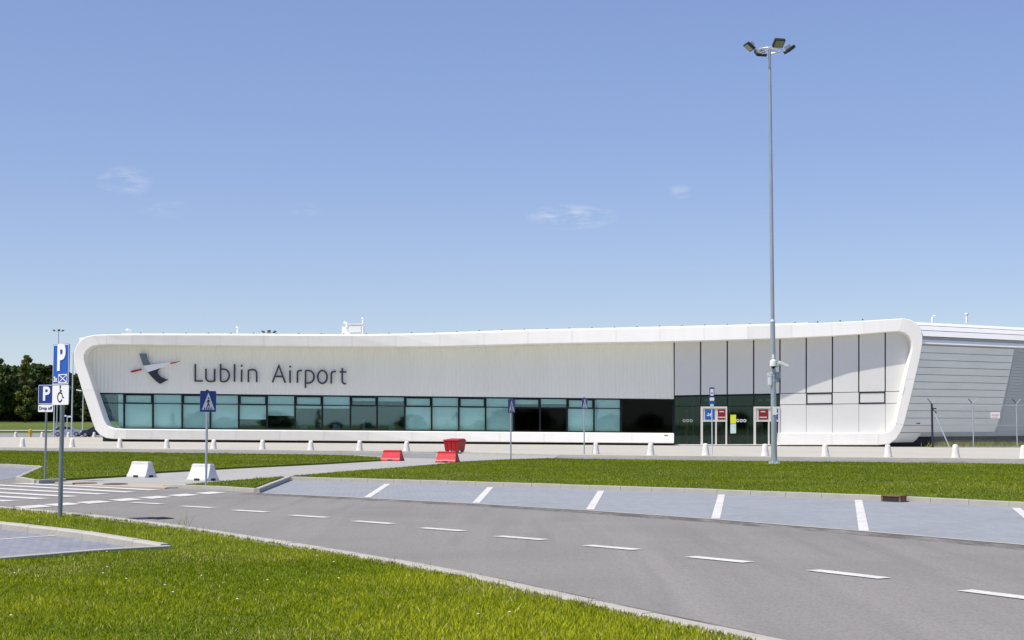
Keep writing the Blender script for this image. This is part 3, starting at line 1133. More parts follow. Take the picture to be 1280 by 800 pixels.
bays_w = [(None, 155)] + list(zip(mull, mull[1:]))
for bi, (a, b) in enumerate(bays_w):
    mb = MB()
    if a is None:
        tl, bl_, trl = (111.5, win_top(112)), (124.5, win_bot(124)), (115.5, tr_y(115))
    else:
        tl, bl_, trl = (a, win_top(a)), (a, win_bot(a)), (a, tr_y(a))
    tr, br = (b, win_top(b)), (b, win_bot(b))
    heavy = (bi % 2 == 1)
    w = 1.5
    bar(mb, (tl[0] + .1, tl[1] + .9), (tr[0] - .1, tr[1] + .9), 1.8, 0.14, WD + .06)
    bar(mb, (bl_[0] + .1, bl_[1] - .9), (br[0] - .1, br[1] - .9), 1.8, 0.14, WD + .06)
    bar(mb, (trl[0] + .9, trl[1]), (b - .9, tr_y(b)), 1.9 if heavy else 1.2, 0.12, WD + .055)
    bar(mb, (b - .6, tr[1] + 1.8), (b - .6, br[1] - 1.8), 1.0, 0.14, WD + .06)
    if a is not None:
        bar(mb, (a + .6, tl[1] + 1.8), (a + .6, bl_[1] - 1.8), 1.0, 0.14, WD + .06)
    if heavy:     # opening light: thicker sash round the upper pane
        for (p, q) in (((a + 1.7, tl[1] + 1.9), (a + 1.7, tr_y(a) - .8)), ((b - 1.7, tr[1] + 1.9), (b - 1.7, tr_y(b) - .8))):
            bar(mb, p, q, 1.2, 0.10, WD + .08)
        bar(mb, (a + 2.3, tl[1] + 2.4), (b - 2.3, tr[1] + 2.4), 1.1, 0.10, WD + .08)
    win = mb.build('window', M['frame_dark'], T)
    i0 = a if a is not None else trl[0]
    pane_obj('pane', [(tl[0] + 1, tl[1] + 1.7), (b - 1, tr[1] + 1.7), (b - 1, tr_y(b) - .5), (i0 + 1, tr_y(i0) - .5)], WD, 0.012, M['glass'], win)
    pane_obj('pane', [(i0 + 1, tr_y(i0) + .5), (b - 1, tr_y(b) + .5), (b - 1, br[1] - 1.7), (bl_[0] + 1, bl_[1] - 1.7)], WD, 0.012, M['glass_black'] if bi in (15, 16) else M['glass'], win)
    if a is not None:
        bb = blind[bi - 1]
        yb0, yb1 = (win_bot(a) - 2, win_bot(b) - 2) if bb == 99 else (bb, bb + (b - a) * .008)
        pane_obj('blind', [(a + .9, win_top(a) + .4), (b - .9, win_top(b) + .4), (b - .9, yb1), (a + .9, yb0)], WD - 0.22, 0.01, M['blind'], win)
    else:
        pane_obj('blind', [(148, win_top(148) + .4), (b - .9, win_top(b) + .4), (b - .9, br[1] - 2), (148, win_bot(148) - 2)], WD - 0.22, 0.01, M['blind'], win)

# big dark opening right of the windows
mb = MB()
bar(mb, (776.2, win_top(776) + .7), (842, win_top(842) + .7), 1.4, 0.14, WD + .06)
bar(mb, (776.2, win_bot(776) - .7), (842, win_bot(842) - .7), 1.4, 0.14, WD + .06)
bar(mb, (777.0, win_top(777) + 1.5), (777.0, win_bot(777) - 1.5), 1.2, 0.14, WD + .06)
bar(mb, (841.4, win_top(841) + 1.5), (841.4, win_bot(841) - 1.5), 1.2, 0.14, WD + .06)
win = mb.build('window', M['frame_dark'], T)
win['label'] = 'wide dark unshaded window left of the entrance'
pane_obj('pane', [(777, win_top(777) + 1), (841, win_top(841) + 1), (841, win_bot(841) - 1), (777, win_bot(777) - 1)], WD, 0.012, M['glass_black'], win)
pane_obj('light_fitting', [(779, 499.2), (808, 499.6), (808, 501.2), (779, 500.8)], WD - 1.0, 0.1, M['sign_white'], win)

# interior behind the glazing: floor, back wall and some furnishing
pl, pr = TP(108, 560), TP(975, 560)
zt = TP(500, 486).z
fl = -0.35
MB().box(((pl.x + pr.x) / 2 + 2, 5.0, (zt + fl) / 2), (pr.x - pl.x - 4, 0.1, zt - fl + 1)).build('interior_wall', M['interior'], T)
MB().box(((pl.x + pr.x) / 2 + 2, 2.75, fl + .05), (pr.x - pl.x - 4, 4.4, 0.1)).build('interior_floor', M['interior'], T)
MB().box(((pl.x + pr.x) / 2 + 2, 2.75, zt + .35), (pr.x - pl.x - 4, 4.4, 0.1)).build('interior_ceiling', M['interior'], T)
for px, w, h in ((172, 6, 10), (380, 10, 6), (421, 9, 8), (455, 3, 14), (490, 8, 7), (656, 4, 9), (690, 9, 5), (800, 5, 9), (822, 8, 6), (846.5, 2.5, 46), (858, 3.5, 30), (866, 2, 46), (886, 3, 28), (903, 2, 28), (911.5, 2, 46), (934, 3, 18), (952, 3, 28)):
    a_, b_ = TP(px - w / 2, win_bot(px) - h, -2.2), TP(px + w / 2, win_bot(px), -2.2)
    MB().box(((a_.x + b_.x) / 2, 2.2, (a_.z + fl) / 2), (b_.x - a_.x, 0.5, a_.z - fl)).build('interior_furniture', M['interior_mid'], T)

# right part: flat panels with dark joints, from x=842 to the right leg of the frame
vj = [842.6, 875.8, 909.1, 942.1, 975.0, 1007.8, 1040.6, 1073.6, 1106.6]


def j1(x):
    return 494.6 - (x - 842) * 5.2 / 270


def j2(x):
    return 507.6 - (x - 842) * 3.4 / 270


def leg_r(y):
    return interp([(405, 1140), (414, 1142), (425, 1146), (440, 1146), (474, 1137.5), (504, 1130.5), (531, 1124), (541, 1116), (548, 1110)], y)


bpts = [TP(842.6, 422, -0.14), TP(1140, 410, -0.14)] + [TP(leg_r(y), y, -0.14) for y in (425, 440, 474, 504, 531, 545)] + [TP(975.0, 545, -0.14), TP(975.0, 494, -0.14), TP(842.6, 495, -0.14)]
MB().prism(bpts, (0, 0.05, 0)).build('panel_backing', M['joint'], T)


def fpanel(px0, px1, y0f, y1f, gx0=.9, gx1=.9, gy=.35, m='grey_panel'):
    ys = None
    l0, l1 = (px0 + gx0, y0f(px0) + gy), (px0 + gx0, y1f(px0) - gy)
    if px1 is None:
        ya, yb = y0f(1135) + gy, y1f(1125) - gy
        steps = [ya + (yb - ya) * k / 6 for k in range(7)]
        right = [(leg_r(y), y) for y in steps]
    else:
        right = [(px1 - gx1, y0f(px1) + gy), (px1 - gx1, y1f(px1) - gy)]
    pts = [TP(*l0, 0.0)] + [TP(*q, 0.0) for q in right] + [TP(*l1, 0.0)]
    return MB().prism(pts, (0, 0.10, 0)).build('facade_panel', M[m], T)


edges = vj + [None]
for k in range(len(vj)):
    a, b = edges[k], edges[k + 1]
    fpanel(a, b, lambda x: interp(top_in, x) - 8, j1, gy=.45)
    if a >= 975:
        fpanel(a, b, j1, j2, .25, .25)
        fpanel(a, b, j2, lambda x: 543.0, .25, .25)
for a, b in ((1007.8, 1040.6), (1073.6, 1106.6)):
    mb = MB()
    y0a, y0b, y1a, y1b = j1(a), j1(b), j2(a), j2(b)
    bar(mb, (a, y0a + .7), (b, y0b + .7), 1.3, 0.05, 0.035)
    bar(mb, (a, y1a - .7), (b, y1b - .7), 1.3, 0.05, 0.035)
    bar(mb, (a + .6, y0a + 1.4), (a + .6, y1a - 1.4), 1.2, 0.05, 0.035)
    bar(mb, (b - .6, y0b + 1.4), (b - .6, y1b - 1.4), 1.2, 0.05, 0.035)
    mb.build('vent_frame', M['frame_dark'], T)

# entrance glazing between x=842 and 975
BOT = 555.4
for k in range(4):
    a, b = vj[k], vj[k + 1]
    mb = MB()
    bar(mb, (a, j1(a) + 1.0), (b, j1(b) + 1.0), 1.6, 0.14, WD + .06)
    bar(mb, (a + .1, 507.8), (b - .1, 507.6), 1.0, 0.12, WD + .055)
    bar(mb, (a + .5, j1(a) + 1.8), (a + .5, BOT), 1.1, 0.14, WD + .06)
    win = mb.build('entrance_window', M['frame_dark'], T)
    pane_obj('pane', [(a + .8, j1(a) + 1.5), (b - .2, j1(b) + 1.5), (b - .2, 507.4), (a + .8, 507.4)], WD, 0.012, M['glass_dark'], win)
    if k in (0, 2):
        pane_obj('pane', [(a + .8, 508.2), (b - .2, 508.2), (b - .2, BOT), (a + .8, BOT)], WD, 0.012, M['glass_dark'], win)
        cx0 = 859.6 if k == 0 else 926.6
        for q in (-1, 0, 1):
            mb = MB()
            ring = [(cx0 + q * 4.4 + 1.5 * math.cos(t * math.pi / 7), 525.8 + 1.5 * math.sin(t * math.pi / 7)) for t in range(14)]
            mb.stroke(ring, .75, -0.01, lambda x, y, dd: TP(x, y, WD + .02) + Vector((0, dd, 0)), closed=True)
            mb.build('decal', M['sign_back'] if k == 0 else M['sign_white'], win)
    else:
        # white portal with sign header and two glass leaves
        portal = MB()
        mid = a + (b - a) * .58
        dd = 0.18
        bar(portal, (a + 1.5, 508.2), (a + 1.5, BOT), 2.6, 0.35, WD + dd)
        bar(portal, (b - 1.1, 508.2), (b - 1.1, BOT), 1.8, 0.35, WD + dd)
        bar(portal, (a + 2.8, 509.2), (b - 2.0, 509.2), 2.0, 0.35, WD + dd)
        bar(portal, (a + 2.8, 526.2), (b - 2.0, 526.2), 1.6, 0.3, WD + dd)
        bar(portal, (mid, 527.0), (mid, BOT), 1.7, 0.3, WD + dd)
        po = portal.build('door_portal', M['portal'], T)
        pane_obj('header', [(a + 2.8, 510.2), (b - 2, 510.2), (b - 2, 525.4), (a + 2.8, 525.4)], WD + .1, 0.06, M['portal'], po)
        for (u, v) in ((a + 2.8, mid - .85), (mid + .85, b - 2)):
            pane_obj('door_leaf', [(u, 527), (v, 527), (v, BOT - .5), (u, BOT - .5)], WD, 0.02, M['glass_dark'], po)
        if k == 1:
            signs = [(881.2, 893.2, 'door_blue', 'plane'), (897.3, 908.0, 'sign_red', 'text')]
        else:
            signs = [(948.3, 960.2, 'sign_red', 'text'), (963.8, 974.0, 'door_blue', 'plane')]
        for (u, v, m, kind) in signs:
            s = pane_obj('door_sign', [(u, 511.8), (v, 511.6), (v, 524.4), (u, 524.6)], WD + .13, 0.03, M[m], po)
            mk = MB()
            t3 = lambda x, y, q: TP(x, y, WD + .16) + Vector((0, q, 0))
            cx = (u + v) / 2
            if kind == 'plane':      # departing aircraft pictogram
                mk.stroke([(cx - 3.0, 519.8), (cx, 518.6), (cx + 3.2, 516.2)], 1.1, .02, t3)
                mk.stroke([(cx - .2, 518.6), (cx - 2.2, 516.6)], .9, .02, t3)
                mk.stroke([(cx + .3, 518.4), (cx + 1.2, 520.6)], .9, .02, t3)
                mk.stroke([(cx - 3.0, 519.8), (cx - 3.6, 518.4)], .7, .02, t3)
            else:
                for yy, wd_ in ((514.5, 2.9), (521.6, 4.4)):   # two short rows of blurred white lettering
                    x = cx - wd_
                    while x < cx + wd_ - .4:
                        mk.stroke([(x, yy - .75), (x, yy + .75)], .55, .02, t3)
                        mk.stroke([(x + .1, yy + .6), (x + .9, yy + .6)], .35, .02, t3)
                        x += 1.15
            mk.build('sign_mark', M['sign_white'], po)
pane_obj('threshold', [(843.2, BOT + .1), (974.8, BOT + .1), (974.8, BOT + 1.0), (843.2, BOT + 1.0)], 0.45, 0.7, M['sign_white'], T)
pane_obj('poster', [(913.0, 518.6), (920.0, 518.4), (920.0, 529.4), (913.0, 529.6)], WD + .05, 0.02, M['poster_yellow'], T)
pane_obj('poster', [(913.0, 530.2), (920.0, 530.0), (920.0, 541.6), (913.0, 541.8)], WD + .05, 0.02, M['poster_pale'], T)
for (u, v) in ((881, 887), (947.6, 952.6), (957.8, 962.8)):
    pane_obj('hanging_sign', [(u, 498.6), (v, 498.6), (v, 501.4), (u, 501.4)], WD - .35, 0.05, M['poster_pale'], T)
pane_obj('red_plate', [(830.5, 543.6), (835, 543.6), (835, 545.0), (830.5, 545.0)], 2.585, 0.03, M['logo_red'], T)

# recessed base under the frame, its shadow line painted in as near-black
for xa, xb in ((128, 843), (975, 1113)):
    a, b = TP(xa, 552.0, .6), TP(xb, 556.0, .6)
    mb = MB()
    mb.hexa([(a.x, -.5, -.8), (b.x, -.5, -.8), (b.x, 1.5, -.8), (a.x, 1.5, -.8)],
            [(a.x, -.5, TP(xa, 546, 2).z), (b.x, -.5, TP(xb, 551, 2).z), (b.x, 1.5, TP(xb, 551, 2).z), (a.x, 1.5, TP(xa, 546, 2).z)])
    mb.build('base_shade', M['joint'], T)
MB().box(((TP(843, 550).x + TP(975, 550).x) / 2, 0.1, TP(900, 556.6).z - .25), (TP(975, 550).x - TP(843, 550).x, 0.3, 0.5)).build('doorstep', M['footpath'], T)

# big letters, each one a part, drawn as bent strips standing off the wall
def t_letter(x0, y0, s):
    return lambda x, y, q: TP(x0 + x / s, y0 + y / s, 0.22) + Vector((0, q, 0))


def arc(cx, cy, rx, ry, a0, a1, n=9):
    return [(cx + rx * math.cos(R(a0 + (a1 - a0) * k / n)), cy + ry * math.sin(R(a0 + (a1 - a0) * k / n))) for k in range(n + 1)]


S1 = t_letter(230, 440, 11.636)
S2 = t_letter(335, 440, 11.636)
WL = 24.0
letters = [
    ('L', S1, [[(163, 175), (163, 421), (272, 421)]]),
    ('u', S1, [[(318, 243)] + [(318, 365)] + arc(372, 372, 54, 56, 170, 95, 6) + [(400, 428), (442, 422)], [(445, 243), (443, 430)]]),
    ('b', S1, [[(531, 172), (531, 422)], [(531, 250), (572, 248)] + arc(575, 340, 82, 92, -90, 90, 10) + [(531, 424)]]),
    ('l', S1, [[(735, 175), (732, 434)]]),
    ('i', S1, [[(838, 256), (836, 436)], [(838, 186), (838, 212)]]),
    ('n', S1, [[(935, 438), (937, 258)], [(937, 266), (985, 256)] + arc(1000, 312, 56, 56, -90, 0, 7) + [(1056, 438)]]),
    ('A', S2, [[(64, 443), (157, 198), (250, 448)], [(98, 355), (216, 356)]]),
    ('i', S2, [[(320, 266), (320, 450)], [(321, 200), (321, 226)]]),
    ('r', S2, [[(426, 450), (428, 300)] + arc(462, 304, 34, 34, 190, 265, 5) + [(492, 270)]]),
    ('p', S2, [[(546, 268), (543, 522)], [(546, 272), (582, 268)] + arc(585, 360, 85, 92, -90, 90, 10) + [(546, 452)]]),
    ('o', S2, [arc(790, 363, 68, 94, 0, 346, 22)]),
    ('r', S2, [[(918, 460), (921, 315)] + arc(956, 318, 34, 34, 190, 265, 5) + [(987, 283)]]),
    ('t', S2, [[(1080, 233), (1078, 415)] + arc(1120, 420, 42, 42, 178, 100, 5) + [(1134, 462)], [(1040, 288), (1138, 291)]]),
]
for ch, t3, strokes in letters:
    mb = MB()
    for q, st in enumerate(strokes):
        off = -0.004 * q
        mb.stroke(st, WL, 0.10, (lambda x, y, dd, t3=t3, off=off: t3(x, y, dd) + Vector((0, off, 0))), closed=(ch == 'o'))
    o = mb.build('letter', M['letter'], T)
    o['label'] = 'navy letter %s of the terminal name on the ribbed wall' % ch


def logo(pts, m, d, label):
    q = [TP(150 + x / 14.222, 435 + y / 14.222, d) for x, y in pts]
    o = MB().prism(q, (0, 0.10, 0)).build('logo_piece', M[m], T)
    o['label'] = label


logo([(345, 98), (468, 98), (476, 150), (500, 222), (548, 296), (416, 314), (385, 230), (360, 160)], 'logo_grey', 0.25, 'grey upper band of the emblem')
logo([(492, 430), (712, 360), (680, 388), (668, 425), (678, 462), (712, 502), (770, 535), (858, 562), (710, 640), (640, 590), (560, 510)], 'logo_dark', 0.25, 'dark lower band of the emblem')
logo([(408, 318), (560, 293), (730, 272), (892, 254), (900, 288), (800, 325), (710, 358), (495, 428)], 'logo_white', 0.30, 'white dart of the emblem')
logo([(888, 264), (980, 246), (1072, 230), (1060, 240), (980, 266), (903, 286)], 'logo_red', 0.36, 'red tip of the emblem')
logo([(190, 405), (380, 366), (386, 392), (202, 438)], 'logo_red', 0.25, 'red bar of the emblem')

# roof: sheet behind the frame, bright upstand, lightning stubs, units
roof_pts = [frame3[k][0] for k in range(len(frame3)) if pairs[k][1][1] < 445 and 106 < pairs[k][0][0] < 1140]
mb = MB()
vs, fs = [], []
for p in roof_pts:
    vs += [(p.x, 0.55, p.z - .06), (p.x, 36, p.z - .06)]
for k in range(len(roof_pts) - 1):
    fs.append((2 * k, 2 * k + 2, 2 * k + 3, 2 * k + 1))
mb.add(vs, fs).build('roof', M['roof_white'], T, fixn=False, smooth=True)
mb = MB()
xs = list(range(152, 1030, 22))
for a, b in zip(xs, xs[1:]):
    p, q = TP(a, interp(top_out, a) - .1, .9), TP(b, interp(top_out, b) - .1, .9)
    up = Vector((0, 0, 0.085))
    mb.add([p - up, q - up, q + up, p + up, p + Vector((0, .6, .085)), q + Vector((0, .6, .085))], [(0, 1, 2, 3), (3, 2, 5, 4)])
mb.build('roof_upstand', M['roof_white'], T)
for k in range(33):
    px = 176 + k * 28.2
    p = TP(px, interp(top_out, px), 0.6)
    MB().box((p.x, p.y, p.z + .11), (0.10, 0.10, 0.10)).build('lightning_clamp', M['dark_metal'], T)
# air handling unit with louvres
a, b = TP(436, 419, -9), TP(452.5, 405.6, -9)
u = MB().box(((a.x + b.x) / 2, 10.2, (a.z + b.z) / 2), (b.x - a.x, 2.4, b.z - a.z)).build('roof_unit', M['siding'], T, bevel=0.03)
for k in range(5):
    z = a.z + .35 + k * (b.z - a.z - .45) / 5
    MB().box(((a.x + b.x) / 2, 8.96, z), (b.x - a.x - .12, 0.06, 0.10)).build('louvre', M['siding'], u)
MB().box(((a.x + b.x) / 2, 10.2, b.z + .04), (b.x - a.x + .2, 2.6, 0.08)).build('unit_lid', M['siding'], u)
p = TP(431.5, 418, -9)
MB().box((p.x, 10.2, p.z + .3), (0.75, 1.2, 0.9)).tube([(p.x + .1, 9.4, p.z + .7), (p.x + .1, 9.4, p.z + 1.0), (p.x - .2, 9.4, p.z + 1.15)], .12, 8).build('roof_vent', M['roof_white'], T)
for px, y0, y1, r in ((453.4, 419, 398.0, .06), (297, 419, 409.5, .09), (161, 418.5, 412.5, .16), (1208.5, 404, 392.5, .11)):
    d_ = -9 if px < 1000 else -14
    p, q = TP(px, y0, d_), TP(px, y1, d_)
    MB().tube([p, q], r, 8).lathe([(r * 1.8, 0), (r * 1.8, .14)], 8, (q.x, q.y, q.z - .04)).build('roof_pipe', M['roof_white'], T)
p, q = TP(1165.5, 403, -14), TP(1165.5, 397, -14)
MB().tube([p, q, q + Vector((.12, 0, .16)), q + Vector((.3, 0, .12))], .10, 8).build('roof_pipe', M['roof_white'], T)

# end wall: the outline of the frame swept away to the right and back
DIRV = Vector((0.835, 0.55, 0)).normalized()
DEPTH_R = 0.8
end_prof = [(1153.3, 422), (1153, 430), (1150, 448), (1144, 474), (1137, 504), (1130, 531), (1126, 540), (1120, 549), (1113, 554.8)]


def prof_at(y):
    return interp([(p[1], p[0]) for p in end_prof], y)


def swept(ys, out=0.0, length=26.0, s0=0.0, taper=None):
    """Strip of the end wall between image heights ys (list) at the frame, pushed out by 'out'."""
    nrm = Vector((DIRV.y, -DIRV.x, 0))
    A = [TP(prof_at(y) - .4, y, DEPTH_R - .25) + DIRV * (s0 + .05) + nrm * out for y in ys]
    B = [p + DIRV * length for p in A]
    return A, B


mb = MB()
ys = [421, 430, 440, 452, 466, 480, 494, 508, 520, 531, 540, 546]
A, B = swept(ys, -0.10, 26)
mb.add(A + B, [(i, i + 1, i + 1 + len(A), i + len(A)) for i in range(len(A) - 1)])
mb.build('end_wall_backing', M['siding_dark'], T)
rows = [431.5 + k * 9.1 for k in range(13)]
for k in range(len(rows) - 1):
    y0, y1 = rows[k] + .35, rows[k + 1] - .35
    ysk = [y0, (y0 + y1) / 2, y1]
    A, B = swept(ysk, 0.0, 12.0)
    A2, B2 = swept(ysk, -0.08, 12.0)
    mb = MB()
    poly = A + A2[::-1]
    polyB = B + B2[::-1]
    n = len(poly)
    mb.add(poly + polyB, [tuple(range(n))[::-1], tuple(range(n, 2 * n))] + [(i, (i + 1) % n, n + (i + 1) % n, n + i) for i in range(n)])
    mb.build('siding_panel', M['siding'], T, bevel=0.0)
# finer, darker louvred stretch further along
fine = [431.5 + k * 4.0 for k in range(29)]
for k in range(len(fine) - 1):
    A, B = swept([fine[k] + .3, fine[k + 1] - .3], -0.06, 15.0, s0=12.1 + (fine[k] - 431) * .004)
    A2, B2 = swept([fine[k] + .3, fine[k + 1] - .3], -0.095, 15.0, s0=12.1 + (fine[k] - 431) * .004)
    poly, polyB = A + A2[::-1], B + B2[::-1]
    mb = MB().add(poly + polyB, [(3, 2, 1, 0), (4, 5, 6, 7), (0, 1, 5, 4), (1, 2, 6, 5), (2, 3, 7, 6), (3, 0, 4, 7)])
    mb.build('louvre_slat', M['siding_dark'], T)
# curved foot of the end wall and its dark base
A, B = swept([541.2, 546, 549.5, 553], -0.02, 2.6)
mb = MB()
n = len(A)
mb.add(A + B, [(i, i + 1, i + 1 + n, i + n) for i in range(n - 1)])
mb.build('end_wall_foot', M['siding'], T, smooth=True)
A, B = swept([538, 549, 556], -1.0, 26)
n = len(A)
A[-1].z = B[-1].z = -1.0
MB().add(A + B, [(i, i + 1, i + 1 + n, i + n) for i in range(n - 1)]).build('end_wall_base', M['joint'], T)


# roof edge tiers over the end wall
def tier(y0, y1, out, back, m, name, rise0=0.0, slope=0.0):
    nrm = Vector((DIRV.y, -DIRV.x, 0))
    x = 1147.0
    a = TP(x, y0, DEPTH_R - .3) + nrm * out
    b = TP(x, y1, DEPTH_R - .3) + nrm * (out + slope)
    a2, b2 = a - nrm * back, b - nrm * back
    poly = [a, b, b2, a2]
    E = [p + DIRV * 26 + Vector((0, 0, rise0)) for p in poly]
    MB().add(poly + E, [(3, 2, 1, 0), (4, 5, 6, 7), (0, 1, 5, 4), (1, 2, 6, 5), (2, 3, 7, 6), (3, 0, 4, 7)]).build(name, M[m], T, bevel=0.03)


tier(402.0, 405.9, -0.45, 3.0, 'roof_white', 'roof_tier', slope=.25)
tier(406.5, 412.4, -0.16, 3.0, 'roof_white', 'roof_tier', slope=.26)
tier(413.1, 420.2, 0.14, 3.0, 'roof_white', 'roof_tier', slope=.26)
tier(424.2, 429.8, 0.30, 0.3, 'roof_white', 'gutter', slope=.14)
tier(421.0, 432.0, 0.02, 0.3, 'siding', 'eave_panel')

# back of the building (keeps the volume closed)
za, zb = TP(640, 411).z, -0.6
MB().hexa([(-31, 6, zb), (33, 6, zb), (56, 21, zb), (56, 40, zb)][:4], [(-31, 6, za - .8), (33, 6, za - .4), (56, 21, za - .6), (56, 40, za - .8)]).build('rear_block', M['siding'], T)

# small camera and lamp on the right leg
p = TP(1127.5, 488, 1.45)
cm = MB().tube([p + Vector((-.45, -.1, .05)), p + Vector((.1, -.2, .22))], .05, 8).tube([p + Vector((.12, -.2, .25)), p + Vector((-.1, -.3, -.38))], .11, 10).build('wall_camera', M['cctv'], T)
p = TP(1141, 529.2, 1.0)
MB().box((p.x + .55, p.y + .35, p.z), (0.32, .12, 0.10)).build('side_lamp', M['logo_red'], T)

# ------------------------------------------------------------------ text helper
def text_mb(s, size, bold=0.0, extrude=0.004):
    cu = bpy.data.curves.new('text', 'FONT')
    cu.body = s
    cu.size = size
    cu.extrude = extrude
    cu.offset = bold
    cu.align_x = 'CENTER'
    cu.align_y = 'CENTER'
    cu.resolution_u = 4
    o = bpy.data.objects.new('text', cu)
    COL.objects.link(o)
    bpy.context.view_layer.update()
    me = bpy.data.meshes.new_from_object(o.evaluated_get(bpy.context.evaluated_depsgraph_get()))
    bpy.data.objects.remove(o)
    bpy.data.curves.remove(cu)
    return me


def text_obj(name, s, size, loc, m, parent, bold=0.0, sx=1.0, sz=1.0):
    me = text_mb(s, size, bold)
    for v in me.vertices:
        x, y, z = v.co
        v.co = (x * sx + loc[0], -z + loc[1], y * sz + loc[2])
    me.materials.clear()
    me.materials.append(m)
    me.name = name
    o = bpy.data.objects.new(name, me)
    COL.objects.link(o)
    o.parent = parent
    return o


def face_angle(nx, ny):
    return math.atan2(nx, -ny)


def rrect(cx, cz, w, h, r, y, n=4):
    pts = []
    for (sx, sz, a0) in ((1, 1, 0), (-1, 1, 90), (-1, -1, 180), (1, -1, 270)):
        for k in range(n + 1):
            a = R(a0 + 90 * k / n)
            pts.append((cx + sx * (w / 2 - r) + r * math.cos(a), y, cz + sz * (h / 2 - r) + r * math.sin(a)))
    return pts


def sign_plate(parent, cz, w, h, m, border=None, y=-0.045):
    pl = MB().prism(rrect(0, cz, w, h, 0.03, y), (0, 0.012, 0)).build('plate', M[m], parent)
    if border:
        mb = MB()
        pts = [(p[0], p[2]) for p in rrect(0, cz, w - .03, h - .03, 0.025, 0)]
        mb.stroke(pts, 0.012, 0.003, lambda a, b, q: Vector((a, y - .004 + q, b)), closed=True)
        mb.build('border', M[border], pl)
    MB().box((0, y + .022, cz), (0.06, 0.02, h * .5)).build('bracket', M['sign_back'], parent)
    return pl


def poly_mark(parent, name, pts, m, y=-0.049):
    return MB().prism([(p[0], y, p[1]) for p in pts], (0, 0.003, 0)).build(name, M[m], parent)


def stroke_mark(parent, name, strokes, w, m, y=-0.049, closed=False):
    mb = MB()
    for k, s in enumerate(strokes):
        mb.stroke(s, w, 0.003, lambda a, b, q, k=k: Vector((a, y + q - .0006 * k, b)), closed=closed)
    return mb.build(name, M[m], parent)


def walker(plate, cz, s, y):
    """White triangle with a dark walking figure over bars (pedestrian crossing sign)."""
    h = s * .80
    poly_mark(plate, 'triangle', [(-s * .40, cz - h * .50), (s * .40, cz - h * .50), (0, cz + h * .52)], 'sign_white', y - .004)
    for k in range(-2, 3):
        poly_mark(plate, 'bar', [(k * s * .12 - s * .030, cz - h * .49), (k * s * .12 + s * .03, cz - h * .49), (k * s * .11 + s * .02, cz - h * .36), (k * s * .11 - s * .03, cz - h * .36)], 'sign_black', y - .008)
    fig = [[(0, cz + h * .10), (0, cz - h * .12)], [(0, cz - h * .10), (-s * .07, cz - h * .34)], [(0, cz - h * .10), (s * .08, cz - h * .32)],
           [(0, cz + h * .08), (-s * .09, cz - h * .06)], [(0, cz + h * .08), (s * .10, cz - h * .02)]]
    stroke_mark(plate, 'figure', fig, s * .055, 'sign_black', y - .008)
    poly_mark(plate, 'head', [(s * .045 * math.cos(t * math.pi / 5), cz + h * .19 + s * .045 * math.sin(t * math.pi / 5)) for t in range(10)], 'sign_black', y - .008)


def post(root, h, r=0.035, m='post'):
    MB().tube([(0, 0, -0.2), (0, 0, h)], r, 12).build('post', M[m], root, smooth=True)
    MB().lathe([(r * 1.15, h), (r * 1.15, h + .02), (r * .5, h + .035)], 12).build('post_cap', M['dark_metal'], root)


# pedestrian crossing signs
for (px, py, top, size, n, lab, gz) in (
        (257.5, 606.3, 2.70, 0.58, (0.80, -0.60), 'blue pedestrian crossing sign beside the white barrier', LAWN_Z),
        (638.5, 573.8, 2.90, 0.64, (0.86, -0.51), 'blue pedestrian crossing sign right of the red barriers', LAWN_Z),
        (730.3, 567.6, 3.12, 0.60, (0.85, -0.52), 'small distant blue pedestrian crossing sign on the forecourt', KERB_Z)):
    p = G(px, py, gz)
    s = thing('crossing_sign', lab, 'road sign', (p.x, p.y, gz), face_angle(*n))
    t = top - gz
    post(s, t, 0.034, 'galv')
    pl = sign_plate(s, t - size / 2, size, size, 'sign_blue_dark')
    walker(pl, t - size / 2, size, -0.045)

# disabled parking sign, near
p = G(75.2, 645, LAWN_Z)
s = thing('parking_sign', 'tall blue P sign over a white wheelchair plate on the front lawn', 'road sign', (p.x, p.y, LAWN_Z), face_angle(-0.70, -0.71))
post(s, 3.10, 0.042)
pl = sign_plate(s, 2.815, 0.60, 0.76, 'sign_blue', 'sign_white')
text_obj('letter_p', 'P', 0.66, (0.01, -0.052, 2.92), M['sign_white'], pl, bold=0.022, sx=.92, sz=1.02)
text_obj('number', '3x', 0.14, (-0.180, -0.052, 2.535), M['sign_white'], pl, bold=0.003)
x0_, x1_, z0_, z1_ = -0.075, 0.235, 2.475, 2.625
stroke_mark(pl, 'bay_symbol', [[(x0_, z0_), (x1_, z0_), (x1_, z1_), (x0_, z1_)]], 0.016, 'sign_white', -0.05, closed=True)
stroke_mark(pl, 'bay_symbol', [[(x0_, z0_), (x1_, z1_)], [(x0_, z1_), (x1_, z0_)]], 0.016, 'sign_white', -0.0485)
stroke_mark(pl, 'divider', [[(-.29, 2.448), (.29, 2.448)]], 0.012, 'sign_white', -0.05)
pl2 = sign_plate(s, 2.245, 0.60, 0.365, 'sign_white')
pl2['label'] = 'white plate with black wheelchair symbol'
wc = [[(-.005, 2.365), (.0, 2.285), (.06, 2.275)], [(.06, 2.275), (.085, 2.205), (.13, 2.195)], [(.0, 2.325), (.055, 2.322)],
      [(-.01 + .085 * math.cos(R(a)), 2.205 + .085 * math.sin(R(a))) for a in range(95, 350, 17)]]
stroke_mark(pl2, 'wheelchair', wc, 0.026, 'sign_black')
poly_mark(pl2, 'head', [(-.005 + .028 * math.cos(t * math.pi / 5), 2.398 + .028 * math.sin(t * math.pi / 5)) for t in range(10)], 'sign_black')

